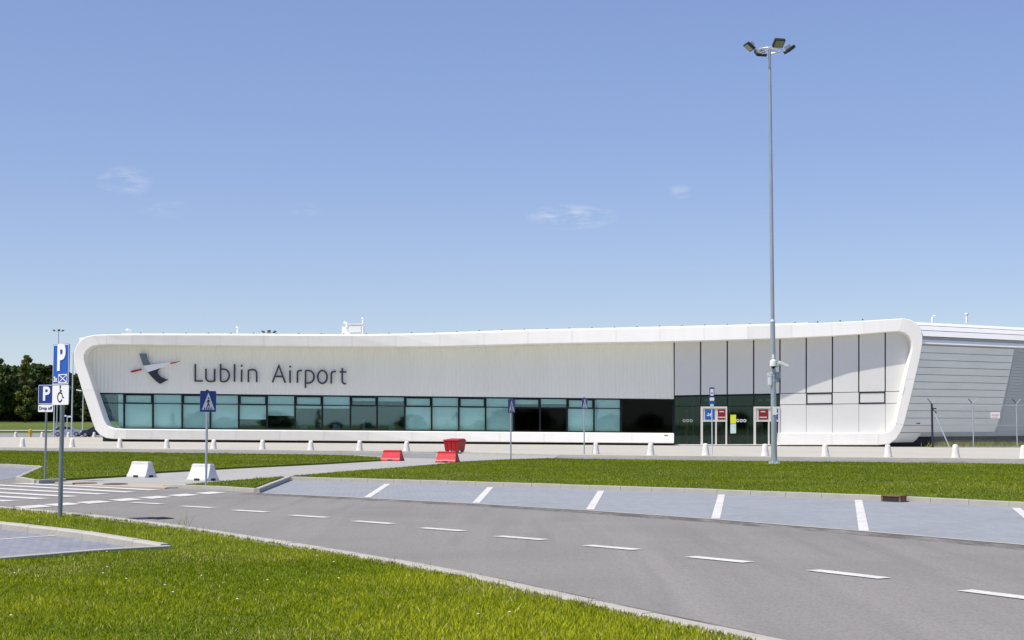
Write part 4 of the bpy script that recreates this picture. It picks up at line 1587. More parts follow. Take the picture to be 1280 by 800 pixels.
# drop off sign
p = G(56.3, 599.3, LAWN_Z)
s = thing('parking_sign', 'smaller blue P sign with a white text plate on the left lawn', 'road sign', (p.x, p.y, LAWN_Z), face_angle(-0.40, -0.92))
post(s, 2.80, 0.034, 'post')
pl = sign_plate(s, 2.575, 0.58, 0.59, 'sign_blue_dark', 'sign_white')
text_obj('letter_p', 'P', 0.58, (0.02, -0.052, 2.575), M['sign_white'], pl, bold=0.016, sx=.95)
pl2 = sign_plate(s, 2.155, 0.56, 0.22, 'sign_white')
text_obj('lettering', 'Drop off', 0.14, (0, -0.052, 2.155), M['sign_black'], pl2)

# bus stop sign in front of the entrance
p = G(890.3, 569.6, KERB_Z)
s = thing('bus_stop_sign', 'slim bus stop post with blue and white plates before the entrance', 'bus stop', (p.x, p.y, KERB_Z), face_angle(0.15, -0.99))
sc = F_PX / (p.y)
zz = lambda y: CAM_H - KERB_Z + (HORIZON - y) / sc
post(s, zz(485), 0.03, 'galv_light')
w_ = 6.0 / sc
pl = sign_plate(s, (zz(484.5) + zz(496.5)) / 2, w_ * 1.05, zz(484.5) - zz(496.5), 'sign_blue_dark')
c0 = (zz(484.5) + zz(496.5)) / 2
poly_mark(pl, 'field', [(-w_ * .36, c0 - .17), (w_ * .36, c0 - .17), (w_ * .36, c0 + .17), (-w_ * .36, c0 + .17)], 'sign_white')
stroke_mark(pl, 'bus_symbol', [[(-w_ * .2, c0 - .04), (w_ * .2, c0 - .04)]], .05, 'sign_black', -0.053)
sign_plate(s, (zz(497) + zz(501)) / 2, w_ * .95, zz(497) - zz(501), 'sign_white')
pl = sign_plate(s, (zz(501.3) + zz(505)) / 2, w_ * 1.35, zz(501.3) - zz(505), 'sign_blue')
sign_plate(s, (zz(505.2) + zz(510.5)) / 2, w_ * .75, zz(505.2) - zz(510.5), 'poster_pale')

# ------------------------------------------------------------------ lamp masts
def floodlight(root, pos, out, tilt, w=0.46, h=0.40):
    """Box floodlight facing 'out' (unit xy) and down by tilt."""
    az = math.atan2(out[1], out[0])
    m = Matrix.Rotation(az, 3, 'Z') @ Matrix.Rotation(tilt, 3, 'Y')
    fl = MB().box(pos, (0.13, w, h), M=m).build('floodlight', M['dark_metal'], root, bevel=0.015)
    f = Vector(pos) + m @ Vector((0.068, 0, 0))
    MB().box(f, (0.012, w * .84, h * .80), M=m).build('lens', M['lamp_glass'], fl)
    b = Vector(pos) + m @ Vector((-0.14, 0, 0))
    MB().box(b, (0.16, w * .45, h * .5), M=m).build('gear_box', M['galv'], fl, bevel=0.01)
    return fl


def light_mast(lab, loc, height, nlight=4, k=1.0, rot=0.0, group=None):
    root = thing('light_mast', lab, 'lamp mast', loc, 0, group)
    H = height
    MB().tube([(0, 0, 0), (0, 0, 2.0), (0, 0, 5.95)], [0.130 * k, 0.118 * k, 0.100 * k], 16).build('mast_base', M['galv'], root, smooth=True)
    MB().tube([(0, 0, 5.9), (0, 0, 12), (0, 0, H)], [0.082 * k, 0.075 * k, 0.062 * k], 14).build('mast_pole', M['galv'], root, smooth=True)
    MB().lathe([(0.104 * k, 5.9), (0.112 * k, 5.93), (0.104 * k, 5.97), (0.084 * k, 6.02)], 16).build('collar', M['galv_light'], root)
    fl = MB().lathe([(0.24, 0), (0.24, 0.05), (0.14 * k, 0.055)], 20).build('base_flange', M['galv_light'], root)
    for a in range(6):
        MB().lathe([(0.035, 0.05), (0.035, 0.13)], 6, (0.19 * math.cos(a * math.pi / 3), 0.19 * math.sin(a * math.pi / 3), 0)).build('bolt', M['galv_light'], fl)
    ring = [(0.52 * math.cos(t * math.pi / 10), 0.52 * math.sin(t * math.pi / 10), H - .12) for t in range(20)]
    cr = MB().tube(ring + [ring[0]], .028, 8, caps=False).build('crown_ring', M['galv_light'], root)
    for a in range(4):
        an = rot + a * math.pi / 2 + .4
        MB().tube([(0, 0, H - .05), (0.52 * math.cos(an), 0.52 * math.sin(an), H - .12)], .02, 6).build('spoke', M['galv_light'], cr)
    for a in range(nlight):
        an = rot + a * 2 * math.pi / nlight
        o = (math.cos(an), math.sin(an))
        floodlight(root, (o[0] * .92, o[1] * .92, H - .02), o, R(52))
        MB().tube([(o[0] * .5, o[1] * .5, H - .12), (o[0] * .85, o[1] * .85, H - .08)], .022, 6).build('lamp_arm', M['galv_light'], cr)
    return root


p = G(967.8, 579.8, LAWN_Z)
mast = light_mast('tall galvanised lamp mast on the lawn strip with four floodlights', (p.x, p.y, LAWN_Z - .02), 17.55, 4, 1.0, R(-75))
sc = F_PX / p.y
mz = lambda y: CAM_H - LAWN_Z + (HORIZON - y) / sc
mx = lambda x: (x - 968.2) / sc
# surveillance gear on the mast
dc = MB().tube([(-.02, -.22, mz(448)), (-.02, -.22, mz(443))], .055, 10).lathe([(0.06, mz(449)), (0.13, mz(450.5)), (0.145, mz(453)), (0.15, mz(457.5))], 16, (-.03, -.22, 0)).build('dome_camera', M['cctv'], mast, smooth=True)
MB().lathe([(0.02, mz(460.5)), (0.07, mz(459.6)), (0.10, mz(457.6))], 14, (-.03, -.22, 0)).build('dome', M['car_glass'], dc, smooth=True)
MB().tube([(-.03, -.02, mz(452)), (-.03, -.22, mz(450))], .03, 8).build('camera_bracket', M['cctv'], dc)
bc = MB().box((mx(981), -.06, mz(455)), (0.44, .13, .13), M=Matrix.Rotation(R(24), 3, 'Y')).build('bullet_camera', M['cctv'], mast, bevel=0.02)
MB().tube([(.1, -.02, mz(458)), (mx(976), -.06, mz(457)), (mx(977), -.06, mz(454.5))], .022, 6).build('camera_bracket', M['cctv'], bc)
MB().box((mx(963.4), -.05, mz(474)), (.14, .16, .46)).box((mx(963.2), -.05, mz(466.5)), (.17, .18, .05)).box((mx(963.2), -.05, mz(469)), (.17, .18, .05)).build('equipment_box', M['cctv'], mast, bevel=0.01)
MB().box((mx(974), .03, mz(468.5)), (.19, .22, .28)).box((mx(974), .03, mz(474.5)), (.11, .14, .20)).build('equipment_box', M['galv'], mast, bevel=0.015)
for y in (459, 470, 476):
    MB().lathe([(0.118, mz(y)), (0.118, mz(y) + .03)], 16).build('mast_band', M['galv_light'], mast)
MB().box((0.02, -.135, mz(513)), (.17, .02, .34)).build('mast_notice', M['sign_white'], mast)

# far masts and street lamps at the left
def at_depth(px, Y, extra=0.0):
    d = ray(px, HORIZON)
    X = d.x / d.y * Y
    return (X, Y, terrain(X, Y) + extra)


p = at_depth(71, 282)
light_mast('distant lamp mast rising above the tall P sign', p, CAM_H + (HORIZON - 413) * 282 / F_PX - p[2], 3, 1.0, R(170))
p = at_depth(335, 215)
light_mast('distant lamp mast whose lamps just show over the terminal roof', p, CAM_H + (HORIZON - 414.5) * 215 / F_PX - p[2], 3, 1.0, R(160))


def street_lamp(lab, px, Y, ytop, side=-1, arm=1.0, head='galv_light'):
    p = at_depth(px, Y)
    H = CAM_H + (HORIZON - ytop) * Y / F_PX - p[2]
    root = thing('street_lamp', lab, 'street lamp', p)
    MB().tube([(0, 0, 0), (0, 0, H)], [0.11, 0.06], 10).build('pole', M['galv_light'], root, smooth=True)
    MB().tube([(0, 0, H - .03), (side * arm * .6, 0, H + .05), (side * arm, 0, H + .06)], .04, 8).build('arm', M['galv_light'], root)
    MB().prism([(side * arm * .9, -.16, H - .02), (side * (arm + .7), -.10, H + .10), (side * (arm + .7), .10, H + .10), (side * arm * .9, .16, H - .02)], (0, 0, .16)).build('lamp_head', M[head], root)
    return root


street_lamp('thin street lamp with its arm reaching left beside the P sign', 89.8, 195, 441, -1, .6, 'dark_metal')
street_lamp('street lamp with a white head against the trees by the terminal', 103.4, 232, 489, -1, .35, 'sign_white')
street_lamp('dark-headed street lamp hidden mostly behind the P signs', 67.5, 205, 505, 1, .5, 'dark_metal')
p = at_depth(84.0, 215)
cp = thing('camera_pole', 'short pole carrying two white cameras beside the parked car', 'camera pole', p)
H = CAM_H + (HORIZON - 519.5) * 215 / F_PX - p[2]
MB().tube([(0, 0, 0), (0, 0, H)], .07, 8).build('pole', M['galv_light'], cp)
for sx_ in (-1, 1):
    MB().box((sx_ * .32, 0, H - .05 - .1 * (sx_ > 0)), (.42, .2, .22)).build('camera', M['cctv'], cp, bevel=.03)

# ------------------------------------------------------------------ bollards
BOLL = MB().lathe([(0.235, 0.0), (0.235, 0.03), (0.215, 0.10), (0.185, 0.32), (0.155, 0.56), (0.135, 0.645), (0.095, 0.69), (0.03, 0.70)], 20).mesh('bollard', M['concrete_white'], smooth=True, angle=50)
row = [(-33, 557.6), (28, 558.4), (90, 558.9), (149.6, 559.4), (208.5, 560.2), (267, 561.0), (328, 561.8), (388.5, 562.6), (449.4, 563.4), (508.2, 564.0), (568.8, 565.0), (744.6, 567.4), (813.2, 569.1), (882, 569.3), (956.3, 569.9), (1031.8, 570.5), (1110, 571.3), (1194.5, 572.0), (1279.5, 573.0), (1370, 574.2)]
nth = ['', 'leftmost', 'second', 'third', 'fourth', 'fifth', 'sixth', 'seventh', 'eighth', 'ninth', 'tenth', 'eleventh', 'twelfth', 'thirteenth', 'fourteenth', 'fifteenth', 'sixteenth', 'seventeenth', 'eighteenth']
for k, (px, py) in enumerate(row):
    p = G(px, py, KERB_Z)
    for _ in range(3):
        z = terrain(p.x, p.y) + KERB_Z
        p = G(px, py, z)
    o = link('bollard', BOLL, None, (p.x, p.y, z - .005), random.uniform(0, 6))
    o.scale = (.90, .90, random.uniform(.84, .92))
    o.rotation_euler = (random.uniform(-.02, .02), random.uniform(-.02, .02), random.uniform(0, 6))
    if k == 0 or k == len(row) - 1:
        lab = 'white concrete bollard just outside the view at the %s end of the row' % ('left' if k == 0 else 'right')
    elif k == 1:
        lab = 'white conical bollard at the left end of the forecourt row'
    elif k == 10:
        lab = 'white conical bollard standing in front of the red container'
    elif k == len(row) - 2:
        lab = 'white conical bollard cut by the right picture edge'
    else:
        lab = 'white conical concrete bollard, %s from left along the forecourt kerb' % nth[k]
    tag(o, lab, 'bollard', 'bollards along the forecourt')
for k, px in enumerate((20, 53, 86, 118)):
    p = at_depth(px, 176, 0.0)
    o = link('bollard', BOLL, None, (p[0], p[1], p[2] + .02))
    tag(o, 'tiny distant white bollard before the parked cars, %s from left' % ('leftmost', 'second', 'third', 'fourth')[k], 'bollard', 'distant bollards by the far car park')
p = at_depth(38, 176)
yb = thing('yellow_post', 'small yellow marker post by the far car park', 'marker post', (p[0], p[1], p[2]))
MB().lathe([(.16, 0), (.16, .7), (.20, .72), (.20, .95), (.08, 1.02)], 14).build('body', M['yellow'], yb)
MB().box((0, 0, .5), (.46, .12, .12)).build('side_cap', M['yellow'], yb)

# ------------------------------------------------------------------ barriers, container
def barrier(lab, bl, br, m, length, rz, h=0.49, z=0.03):
    a, b = G(bl[0], bl[1], z), G(br[0], br[1], z)
    c = (a + b) / 2 + Matrix.Rotation(rz, 3, 'Z') @ Vector((0, .25, 0))
    root = thing('traffic_barrier', lab, 'barrier', (c.x, c.y, z), rz, 'plastic barriers on the footpath')
    Lh = length / 2
    # tapered wedge: broad foot, vertical lower lip, sloping sides, narrow flat top
    sec = [(0.25, 0.0), (0.25, 0.06), (0.20, 0.13), (0.095, h - .07), (0.095, h)]
    ends = [Lh, Lh, Lh - .01, Lh - .045, Lh - .045]
    mb = MB()
    vs, fs = [], []
    for (hw, zz_), e in zip(sec, ends):
        vs += [(-e, -hw, zz_), (e, -hw, zz_), (e, hw, zz_), (-e, hw, zz_)]
    for i in range(len(sec) - 1):
        for k in range(4):
            p, q = i * 4 + k, i * 4 + (k + 1) % 4
            fs.append((p, q, q + 4, p + 4))
    fs += [(3, 2, 1, 0), tuple(range(len(vs) - 4, len(vs)))]
    mb.add(vs, fs).build('body', M[m], root, bevel=0.012)
    MB().box((0, 0, h + .004), (length - .14, 0.15, 0.045)).build('top_rail', M[m], root, bevel=.01)
    MB().box((0, -.251, 0.04), (0.24, 0.01, 0.07)).build('fork_slot', M['slot'], root)
    MB().box((Lh + .001, 0.0, 0.04), (0.01, 0.18, 0.07)).build('fork_slot', M['slot'], root)
    return root


barrier('white plastic barrier standing apart on the footpath, nearer the zebra', (156, 596.3), (183.4, 597.3), 'plastic_white', 0.92, R(-36))
barrier('white plastic barrier on the footpath behind the crossing sign post', (231.5, 600.5), (260.7, 601.5), 'plastic_white', 0.92, R(-36))
barrier('left red plastic barrier on the footpath', (475.6, 575.8), (499.5, 576.6), 'plastic_red', 1.0, R(-24), .47)
barrier('right red plastic barrier at the edge of the lawn strip', (544.5, 578.0), (568.4, 578.6), 'plastic_red', 1.0, R(-24), .47)

p = G(568, 565.2, KERB_Z)
rc = thing('grit_container', 'big red lidded container standing before the terminal windows', 'container', (p.x, p.y + .5, KERB_Z), R(-33))
w0, w1, d0, d1, h = 0.45, 0.51, 0.34, 0.39, 0.64
MB().hexa([(-w0, -d0, .08), (w0, -d0, .08), (w0, d0, .08), (-w0, d0, .08)], [(-w1, -d1, h), (w1, -d1, h), (w1, d1, h), (-w1, d1, h)]).build('body', M['bin_red'], rc, bevel=.02)
MB().hexa([(-w1 - .04, -d1 - .04, h), (w1 + .04, -d1 - .04, h), (w1 + .04, d1 + .04, h), (-w1 - .04, d1 + .04, h)], [(-w1 - .02, -d1 - .02, h + .06), (w1 + .02, -d1 - .02, h + .06), (w1 - .05, d1 - .1, h + .13), (-w1 + .05, d1 - .1, h + .13)]).build('lid', M['bin_red'], rc, bevel=.015)
for sx_ in (-1, 1):
    for sy_ in (-1, 1):
        MB().box((sx_ * .34, sy_ * .25, .04), (.14, .14, .08)).build('foot', M['bin_red'], rc)
for k in (-.3, 0, .3):
    MB().box((k, -d0 - .03, .36), (.05, .03, .42), M=Matrix.Rotation(R(7), 3, 'X')).build('rib', M['bin_red'], rc)

# ------------------------------------------------------------------ fence on the right
fy = 105.0
froot_p = G(1164, 558.5, KERB_Z)
fence = thing('chain_link_fence', 'chain-link security fence with forked barbed posts by the end wall', 'fence', (0, fy, 0))


def fx(px):
    return (px - 640) / F_PX * fy / 1.0


def fz(py):
    return CAM_H + (HORIZON - py) * fy / F_PX


xs_f = [fx(1164), fx(1215), fx(1269.5), fx(1322), fx(1375)]
zb_, zt_ = 0.0, fz(504.5)
for k, x in enumerate(xs_f):
    r = .075 if k == 0 else .045
    po = MB().tube([(x, 0, zb_ - .2), (x, 0, zt_)], r, 8).build('fence_post', M['dark_metal'] if k == 0 else M['galv'], fence)
    for s_ in (-1, 1):
        MB().tube([(x, 0, zt_ - .03), (x + s_ * .30, -.05, zt_ + .33)], .028, 6).build('fork_arm', M['dark_metal'] if s_ < 0 else M['galv'], po)
    if k == 0:
        for a_ in (0, 90):
            MB().tube([(x, 0, zt_ - .35), (x + .30, -.05, zt_ - .35 + (.0 if a_ else -.32))], .04, 6).build('fork_arm', M['dark_metal'], po)
MB().tube([(xs_f[0] + .1, -.03, zt_ - .5), (fx(1185.5), -.03, zb_)], .04, 8).build('brace', M['galv_light'], fence)
for z_ in (zt_ - .12, zt_ - 1.5, zb_ + .12):
    MB().tube([(xs_f[0], 0, z_ - (.18 if z_ > 2.5 else 0)), (xs_f[1], 0, z_), (xs_f[-1], 0, z_ + .02)], .012, 5).build('line_wire', M['galv_light'], fence)
mb = MB()
W = xs_f[-1] - xs_f[0]
Hh = zt_ - zb_ - .2
stp = 0.11
n = int((W + Hh) / stp)
for k in range(n):
    for s_ in (1, -1):
        x_a = xs_f[0] - Hh + k * stp
        t0 = max(0.0, xs_f[0] - x_a)
        t1 = min(Hh, xs_f[-1] - x_a)
        if t1 <= t0:
            continue
        if s_ > 0:
            a, b = (x_a + t0, zb_ + .05 + t0), (x_a + t1, zb_ + .05 + t1)
        else:
            a, b = (x_a + t0, zb_ + .05 + Hh - t0), (x_a + t1, zb_ + .05 + Hh - t1)
        w = .0035
        mb.add([(a[0] - w, -.02, a[1] + w), (a[0] + w, -.02, a[1] - w), (b[0] + w, -.02, b[1] - w), (b[0] - w, -.02, b[1] + w),
                (a[0], -.015, a[1]), (b[0], -.015, b[1])], [(0, 1, 2, 3), (0, 4, 5, 3), (1, 2, 5, 4)])
mesh_o = mb.build('wire_mesh', M['wire'], fence, fixn=False)
mesh_o['kind'] = 'stuff'
ax, bx_ = fx(1236.8), fx(1248.2)
pn = MB().box(((ax + bx_) / 2, -.06, fz(519.2)), (bx_ - ax, .012, fz(515.6) - fz(522.8))).build('warning_plate', M['sign_white'], fence)
stroke_mark_pts = [[(ax + .04, fz(517.6)), (bx_ - .04, fz(517.6))], [(ax + .04, fz(519.6)), (bx_ - .04, fz(519.6))], [(ax + .04, fz(521.4)), (bx_ - .10, fz(521.4))]]
mb = MB()
for st in stroke_mark_pts:
    mb.stroke(st, .035, .003, lambda a, b, q: Vector((a, -.0705 + q, b)))
mb.build('warning_text', M['logo_red'], pn)
# weeds behind the fence come with the grass below

# ------------------------------------------------------------------ cars
def car(lab, loc, rz, paint):
    root = thing('parked_car', lab, 'car', loc, rz)
    prof = [(-2.12, .34), (-2.14, .62), (-2.05, .86), (-1.55, .95), (-1.0, .99), (-.35, 1.02), (.9, 1.0), (1.75, .93), (2.02, .80), (2.10, .55), (2.08, .30)]
    secs = []
    for (x, z) in prof:
        secs.append((x, z))
    low = [(x, .22) for x, _ in prof]
    vs, fs = [], []
    for (x, z) in prof:
        t = abs(x) / 2.14
        hw = .88 - .14 * t ** 4
        vs += [(x, -hw + .04, .22), (x, -hw, .5), (x, -hw + .05, z - .04), (x, -hw + .14, z), (x, hw - .14, z), (x, hw - .05, z - .04), (x, hw, .5), (x, hw - .04, .22)]
    n = 8
    for k in range(len(prof) - 1):
        for j in range(n):
            a, b = k * n + j, k * n + (j + 1) % n
            fs.append((a, b, b + n, a + n))
    fs += [tuple(range(n)), tuple(range((len(prof) - 1) * n, len(prof) * n))[::-1]]
    MB().add(vs, fs).build('body', M[paint], root, smooth=True)
    cab = [(-1.72, .93, .73), (-1.25, 1.38, .58), (-.5, 1.46, .57), (.25, 1.42, .58), (1.05, 1.0, .72)]
    vs, fs = [], []
    for (x, z, hw) in cab:
        vs += [(x, -.76, .93), (x, -hw, z), (x, hw, z), (x, .76, .93)]
    for k in range(len(cab) - 1):
        for j in range(3):
            a = k * 4 + j
            fs.append((a, a + 1, a + 5, a + 4))
    fs += [(0, 1, 2, 3), tuple(range(16, 20))[::-1]]
    MB().add(vs, fs).build('windows', M['car_glass'], root)
    rf = [(-1.28, 1.385, .59), (-.5, 1.47, .58), (.28, 1.43, .59)]
    vs = []
    for (x, z, hw) in rf:
        vs += [(x, -hw, z - .02), (x, -hw, z + .012), (x, hw, z + .012), (x, hw, z - .02)]
    fs = [(k * 4 + j, k * 4 + (j + 1) % 4, k * 4 + 4 + (j + 1) % 4, k * 4 + 4 + j) for k in range(2) for j in range(4)] + [(0, 1, 2, 3), (11, 10, 9, 8)]
    MB().add(vs, fs).build('roof', M[paint], root)
    for x0, x1 in ((-1.30, -1.72), (.26, 1.05)):
        for s_ in (-1, 1):
            z0 = 1.40
            MB().tube([(x0, s_ * .60, z0), (x1, s_ * .755, .96)], .035, 6).build('pillar', M[paint], root)
    for x in (-1.30, 1.32):
        for s_ in (-1, 1):
            w = MB().tube([(x, s_ * .70, .32), (x, s_ * .90, .32)], .32, 20).build('wheel', M['tyre'], root)
            MB().tube([(x, s_ * .895, .32), (x, s_ * .915, .32)], .20, 16).build('rim', M['rim'], w)
    for s_ in (-1, 1):
        MB().box((2.0, s_ * .62, .70), (.2, .28, .14)).build('headlight', M['lamp_clear'], root, bevel=.02)
        MB().box((-2.06, s_ * .62, .76), (.16, .26, .18)).build('tail_light', M['lamp_red'], root, bevel=.02)
        MB().box((.75, s_ * .93, 1.02), (.14, .16, .12)).build('mirror', M[paint], root, bevel=.02)
    return root


p = at_depth(85.5, 219, .02)
car('silver blue car parked beyond the forecourt at far left', p, R(4), 'car_silver')
p = at_depth(121, 214, .02)
car('dark navy car parked half hidden behind the terminal leg', p, R(176), 'car_dark')

# ------------------------------------------------------------------ trees
def leaf_mesh(name, n, prof, seed, base_col, leaf=0.55, lobes=7):
    """Crown made of many small leaf clumps placed round uneven lobes; prof(t) gives the radius at height fraction t."""
    r_ = np.random.default_rng(seed)
    H, z0, fn = prof
    ctr = []
    for k in range(lobes * 6):
        t = r_.uniform(0.02, 0.98)
        rad = fn(t)
        a = r_.uniform(0, 2 * np.pi)
        rr = rad * np.sqrt(r_.uniform(0.05, 1)) * .85
        ctr.append((rr * np.cos(a), rr * np.sin(a), z0 + t * (H - z0), max(.5, rad * r_.uniform(.25, .5))))
    ctr = np.array(ctr)
    pick = r_.integers(0, len(ctr), n)
    c = ctr[pick]
    d = r_.normal(size=(n, 3))
    d /= np.linalg.norm(d, axis=1)[:, None]
    rad = c[:, 3:4] * r_.uniform(.55, 1.08, (n, 1))
    pos = c[:, :3] + d * rad * np.array([1, 1, .8])
    pos[:, 2] = np.clip(pos[:, 2], z0 * .6, H + .4)
    nrm = d + r_.normal(size=(n, 3)) * .55
    nrm /= np.linalg.norm(nrm, axis=1)[:, None]
    up = r_.normal(size=(n, 3))
    u = np.cross(nrm, up)
    u /= np.linalg.norm(u, axis=1)[:, None] + 1e-9
    v = np.cross(nrm, u)
    s = leaf * r_.uniform(.5, 1.15, (n, 1))
    quad = np.stack([pos - u * s, pos - v * s * .55, pos + u * s, pos + v * s * .55], 1).reshape(-1, 3)
    me = bpy.data.meshes.new(name)
    me.vertices.add(n * 4)
    me.vertices.foreach_set('co', quad.ravel())
    me.loops.add(n * 4)
    me.loops.foreach_set('vertex_index', np.arange(n * 4, dtype=np.int32))
    me.polygons.add(n)
    me.polygons.foreach_set('loop_start', np.arange(0, n * 4, 4, dtype=np.int32))
    me.polygons.foreach_set('loop_total', np.full(n, 4, dtype=np.int32))
    me.update(calc_edges=True)
    lobe_tone = r_.uniform(.7, 1.3, len(ctr))[pick]
    tone = lobe_tone * r_.uniform(.75, 1.25, n)
    col = np.ones((n, 4))
    col[:, :3] = np.array(base_col)[None] * tone[:, None]
    col[:, 0] *= r_.uniform(.8, 1.25, n)
    at = me.color_attributes.new('tint', 'FLOAT_COLOR', 'POINT')
    at.data.foreach_set('color', np.repeat(col, 4, axis=0).ravel())
    me.materials.append(M['leaf'])
    return me


def trunk_mesh(H, r0, seed):
    rr = random.Random(seed)
    mb = MB()
    pts = [(0, 0, -.3)]
    x = y = 0
    for k in range(1, 6):
        x += rr.uniform(-.15, .15)
        y += rr.uniform(-.15, .15)
        pts.append((x, y, H * .8 * k / 5))
    mb.tube(pts, [r0, r0 * .85, r0 * .7, r0 * .5, r0 * .35, r0 * .15], 8)
    for k in range(6):
        t = rr.uniform(.25, .75)
        b = Vector(pts[2]) * (1 - t) + Vector(pts[5]) * t
        a = rr.uniform(0, 6.28)
        L = H * .25
        mb.tube([b, b + Vector((math.cos(a) * L * .5, math.sin(a) * L * .5, L * .35)), b + Vector((math.cos(a) * L, math.sin(a) * L, L * .9))], [r0 * .35, r0 * .25, r0 * .08], 6)
    return mb.mesh('trunk', M['bark'], smooth=True)


def round_prof(R0):
    return lambda t: R0 * (math.sin(math.pi * min(1, max(0, .12 + t * .84))) ** .6)


def tall_prof(R0):
    return lambda t: R0 * (1 - t) ** .45 * (.55 + .45 * min(1, t * 5))


CR = [
    (leaf_mesh('crown_round', 5200, (12.0, 1.0, round_prof(4.6)), 1, (0.056, 0.086, 0.022), .50), trunk_mesh(11, .26, 1)),
    (leaf_mesh('crown_round', 5200, (11.0, .8, round_prof(5.0)), 2, (0.042, 0.068, 0.018), .50), trunk_mesh(10, .26, 2)),
    (leaf_mesh('crown_tall', 4200, (13.8, .8, tall_prof(2.5)), 3, (0.115, 0.140, 0.036), .42), trunk_mesh(12, .22, 3)),
    (leaf_mesh('crown_round', 5200, (10.0, .5, round_prof(4.8)), 4, (0.070, 0.098, 0.024), .50), trunk_mesh(9, .24, 4)),
]
BASE_H = [12.0, 11.0, 13.8, 10.0]
tree_spec = [(-46, 330, 0, 455, 'dark tree beyond the left picture edge'), (-24, 345, 1, 458, 'dark broad tree just beyond the left picture edge'),
             (-3, 330, 0, 450, 'tall dark tree cut by the left picture edge'), (13, 350, 1, 458, 'broad dark tree left of the pale slender tree'),
             (22, 336, 3, 461, 'medium green round tree just left of the pale slender tree'), (32, 322, 2, 445, 'pale yellow-green slender tree, tallest of the wood'),
             (44, 345, 0, 456, 'dark tree right of the pale slender tree'), (57, 338, 1, 458, 'dark broad tree behind the small P sign'),
             (72, 352, 0, 461, 'dark tree behind the tall P sign'), (84, 330, 1, 469, 'dark low tree right of the tall P sign'),
             (96, 345, 0, 471, 'dark tree beside the left leg of the terminal'), (106, 326, 2, 492, 'pale slender low tree beside the terminal leg'),
             (116, 340, 1, 472, 'dark tree mostly hidden behind the terminal leg'), (134, 345, 0, 474, 'dark tree hidden behind the terminal end')]
for k, (px, Y, kind, ytop, lab) in enumerate(tree_spec):
    p = at_depth(px, Y, -.1)
    H = CAM_H + (HORIZON - ytop) * Y / F_PX - p[2]
    s = H / BASE_H[kind]
    t = thing('tree', lab, 'tree', p, random.uniform(0, 6.28), 'trees of the far wood')
    cr, tk = CR[kind]
    w = s * (1.0 if kind == 2 else random.uniform(.95, 1.15))
    link('trunk', tk, t, (0, 0, 0), 0, (s, s, s))
    link('crown', cr, t, (0, 0, 0), 0, (w, w, s))

# low trees across the road behind the viewer: they only show as dark humps mirrored in the windows
for k in range(34):
    X = -165 + k * 9.6 + random.uniform(-3, 3)
    Y = -175 + random.uniform(-22, 12)
    kind = (0, 1, 3, 2)[k % 4]
    H = 3.4 + 1.6 * math.sin(k * 1.9) + 1.3 * math.sin(k * .73 + 1)
    s_ = (H + 1.2) / BASE_H[kind]
    t = thing('tree', 'low tree behind the viewer, seen only as a dark shape mirrored in the windows', 'tree', (X, Y, -1.2), k * 1.1, 'trees mirrored in the terminal windows')
    cr, tk = CR[kind]
    link('trunk', tk, t, (0, 0, 0), 0, (s_, s_, s_))
    wd = s_ * (1.2 if kind == 2 else 1.9)
    link('crown', cr, t, (0, 0, 0), 0, (wd, wd, s_))

# shrub band closing the wood's foot
n = 26
und = leaf_mesh('undergrowth', 9000, (3.4, 0.0, lambda t: 2.6), 9, (0.030, 0.048, 0.016), .42, lobes=12)
tens = ['', 'first', 'second', 'third', 'fourth', 'fifth', 'sixth', 'seventh', 'eighth', 'ninth']
UN = ['leftmost'] + nth[2:] + ['nineteenth', 'twentieth'] + ['twenty-' + tens[q] for q in range(1, 5)]
for k in range(24):
    px = -60 + k * 9
    p = at_depth(px, 356 + 5 * math.sin(k * 2.1), -.1)
    t = thing('shrub', 'dark undergrowth shrub at the foot of the far wood, %s from left' % UN[k], 'shrub', p, k * 1.3, 'undergrowth of the far wood')
    link('foliage', und, t, (0, 0, 0), 0, (1.3, 1.3, 1.9))

# ------------------------------------------------------------------ grass blades
def in_poly(x, y, poly):
    inside = np.zeros(x.shape, bool)
    n = len(poly)
    for i in range(n):
        x1, y1 = poly[i]
        x2, y2 = poly[(i + 1) % n]
        c = ((y1 > y) != (y2 > y))
        with np.errstate(divide='ignore', invalid='ignore'):
            xi = (x2 - x1) * (y - y1) / (y2 - y1) + x1
        inside ^= c & (x < xi)
    return inside


def vnoise(x, y, seed, scale):
    r_ = np.random.default_rng(seed)
    tab = r_.random((64, 64))
    X, Y = x * scale, y * scale
    xi, yi = np.floor(X).astype(int), np.floor(Y).astype(int)
    fx_, fy_ = X - xi, Y - yi
    fx_, fy_ = fx_ * fx_ * (3 - 2 * fx_), fy_ * fy_ * (3 - 2 * fy_)
    g = lambda i, j: tab[i % 64, j % 64]
    return (g(xi, yi) * (1 - fx_) + g(xi + 1, yi) * fx_) * (1 - fy_) + (g(xi, yi + 1) * (1 - fx_) + g(xi + 1, yi + 1) * fx_) * fy_


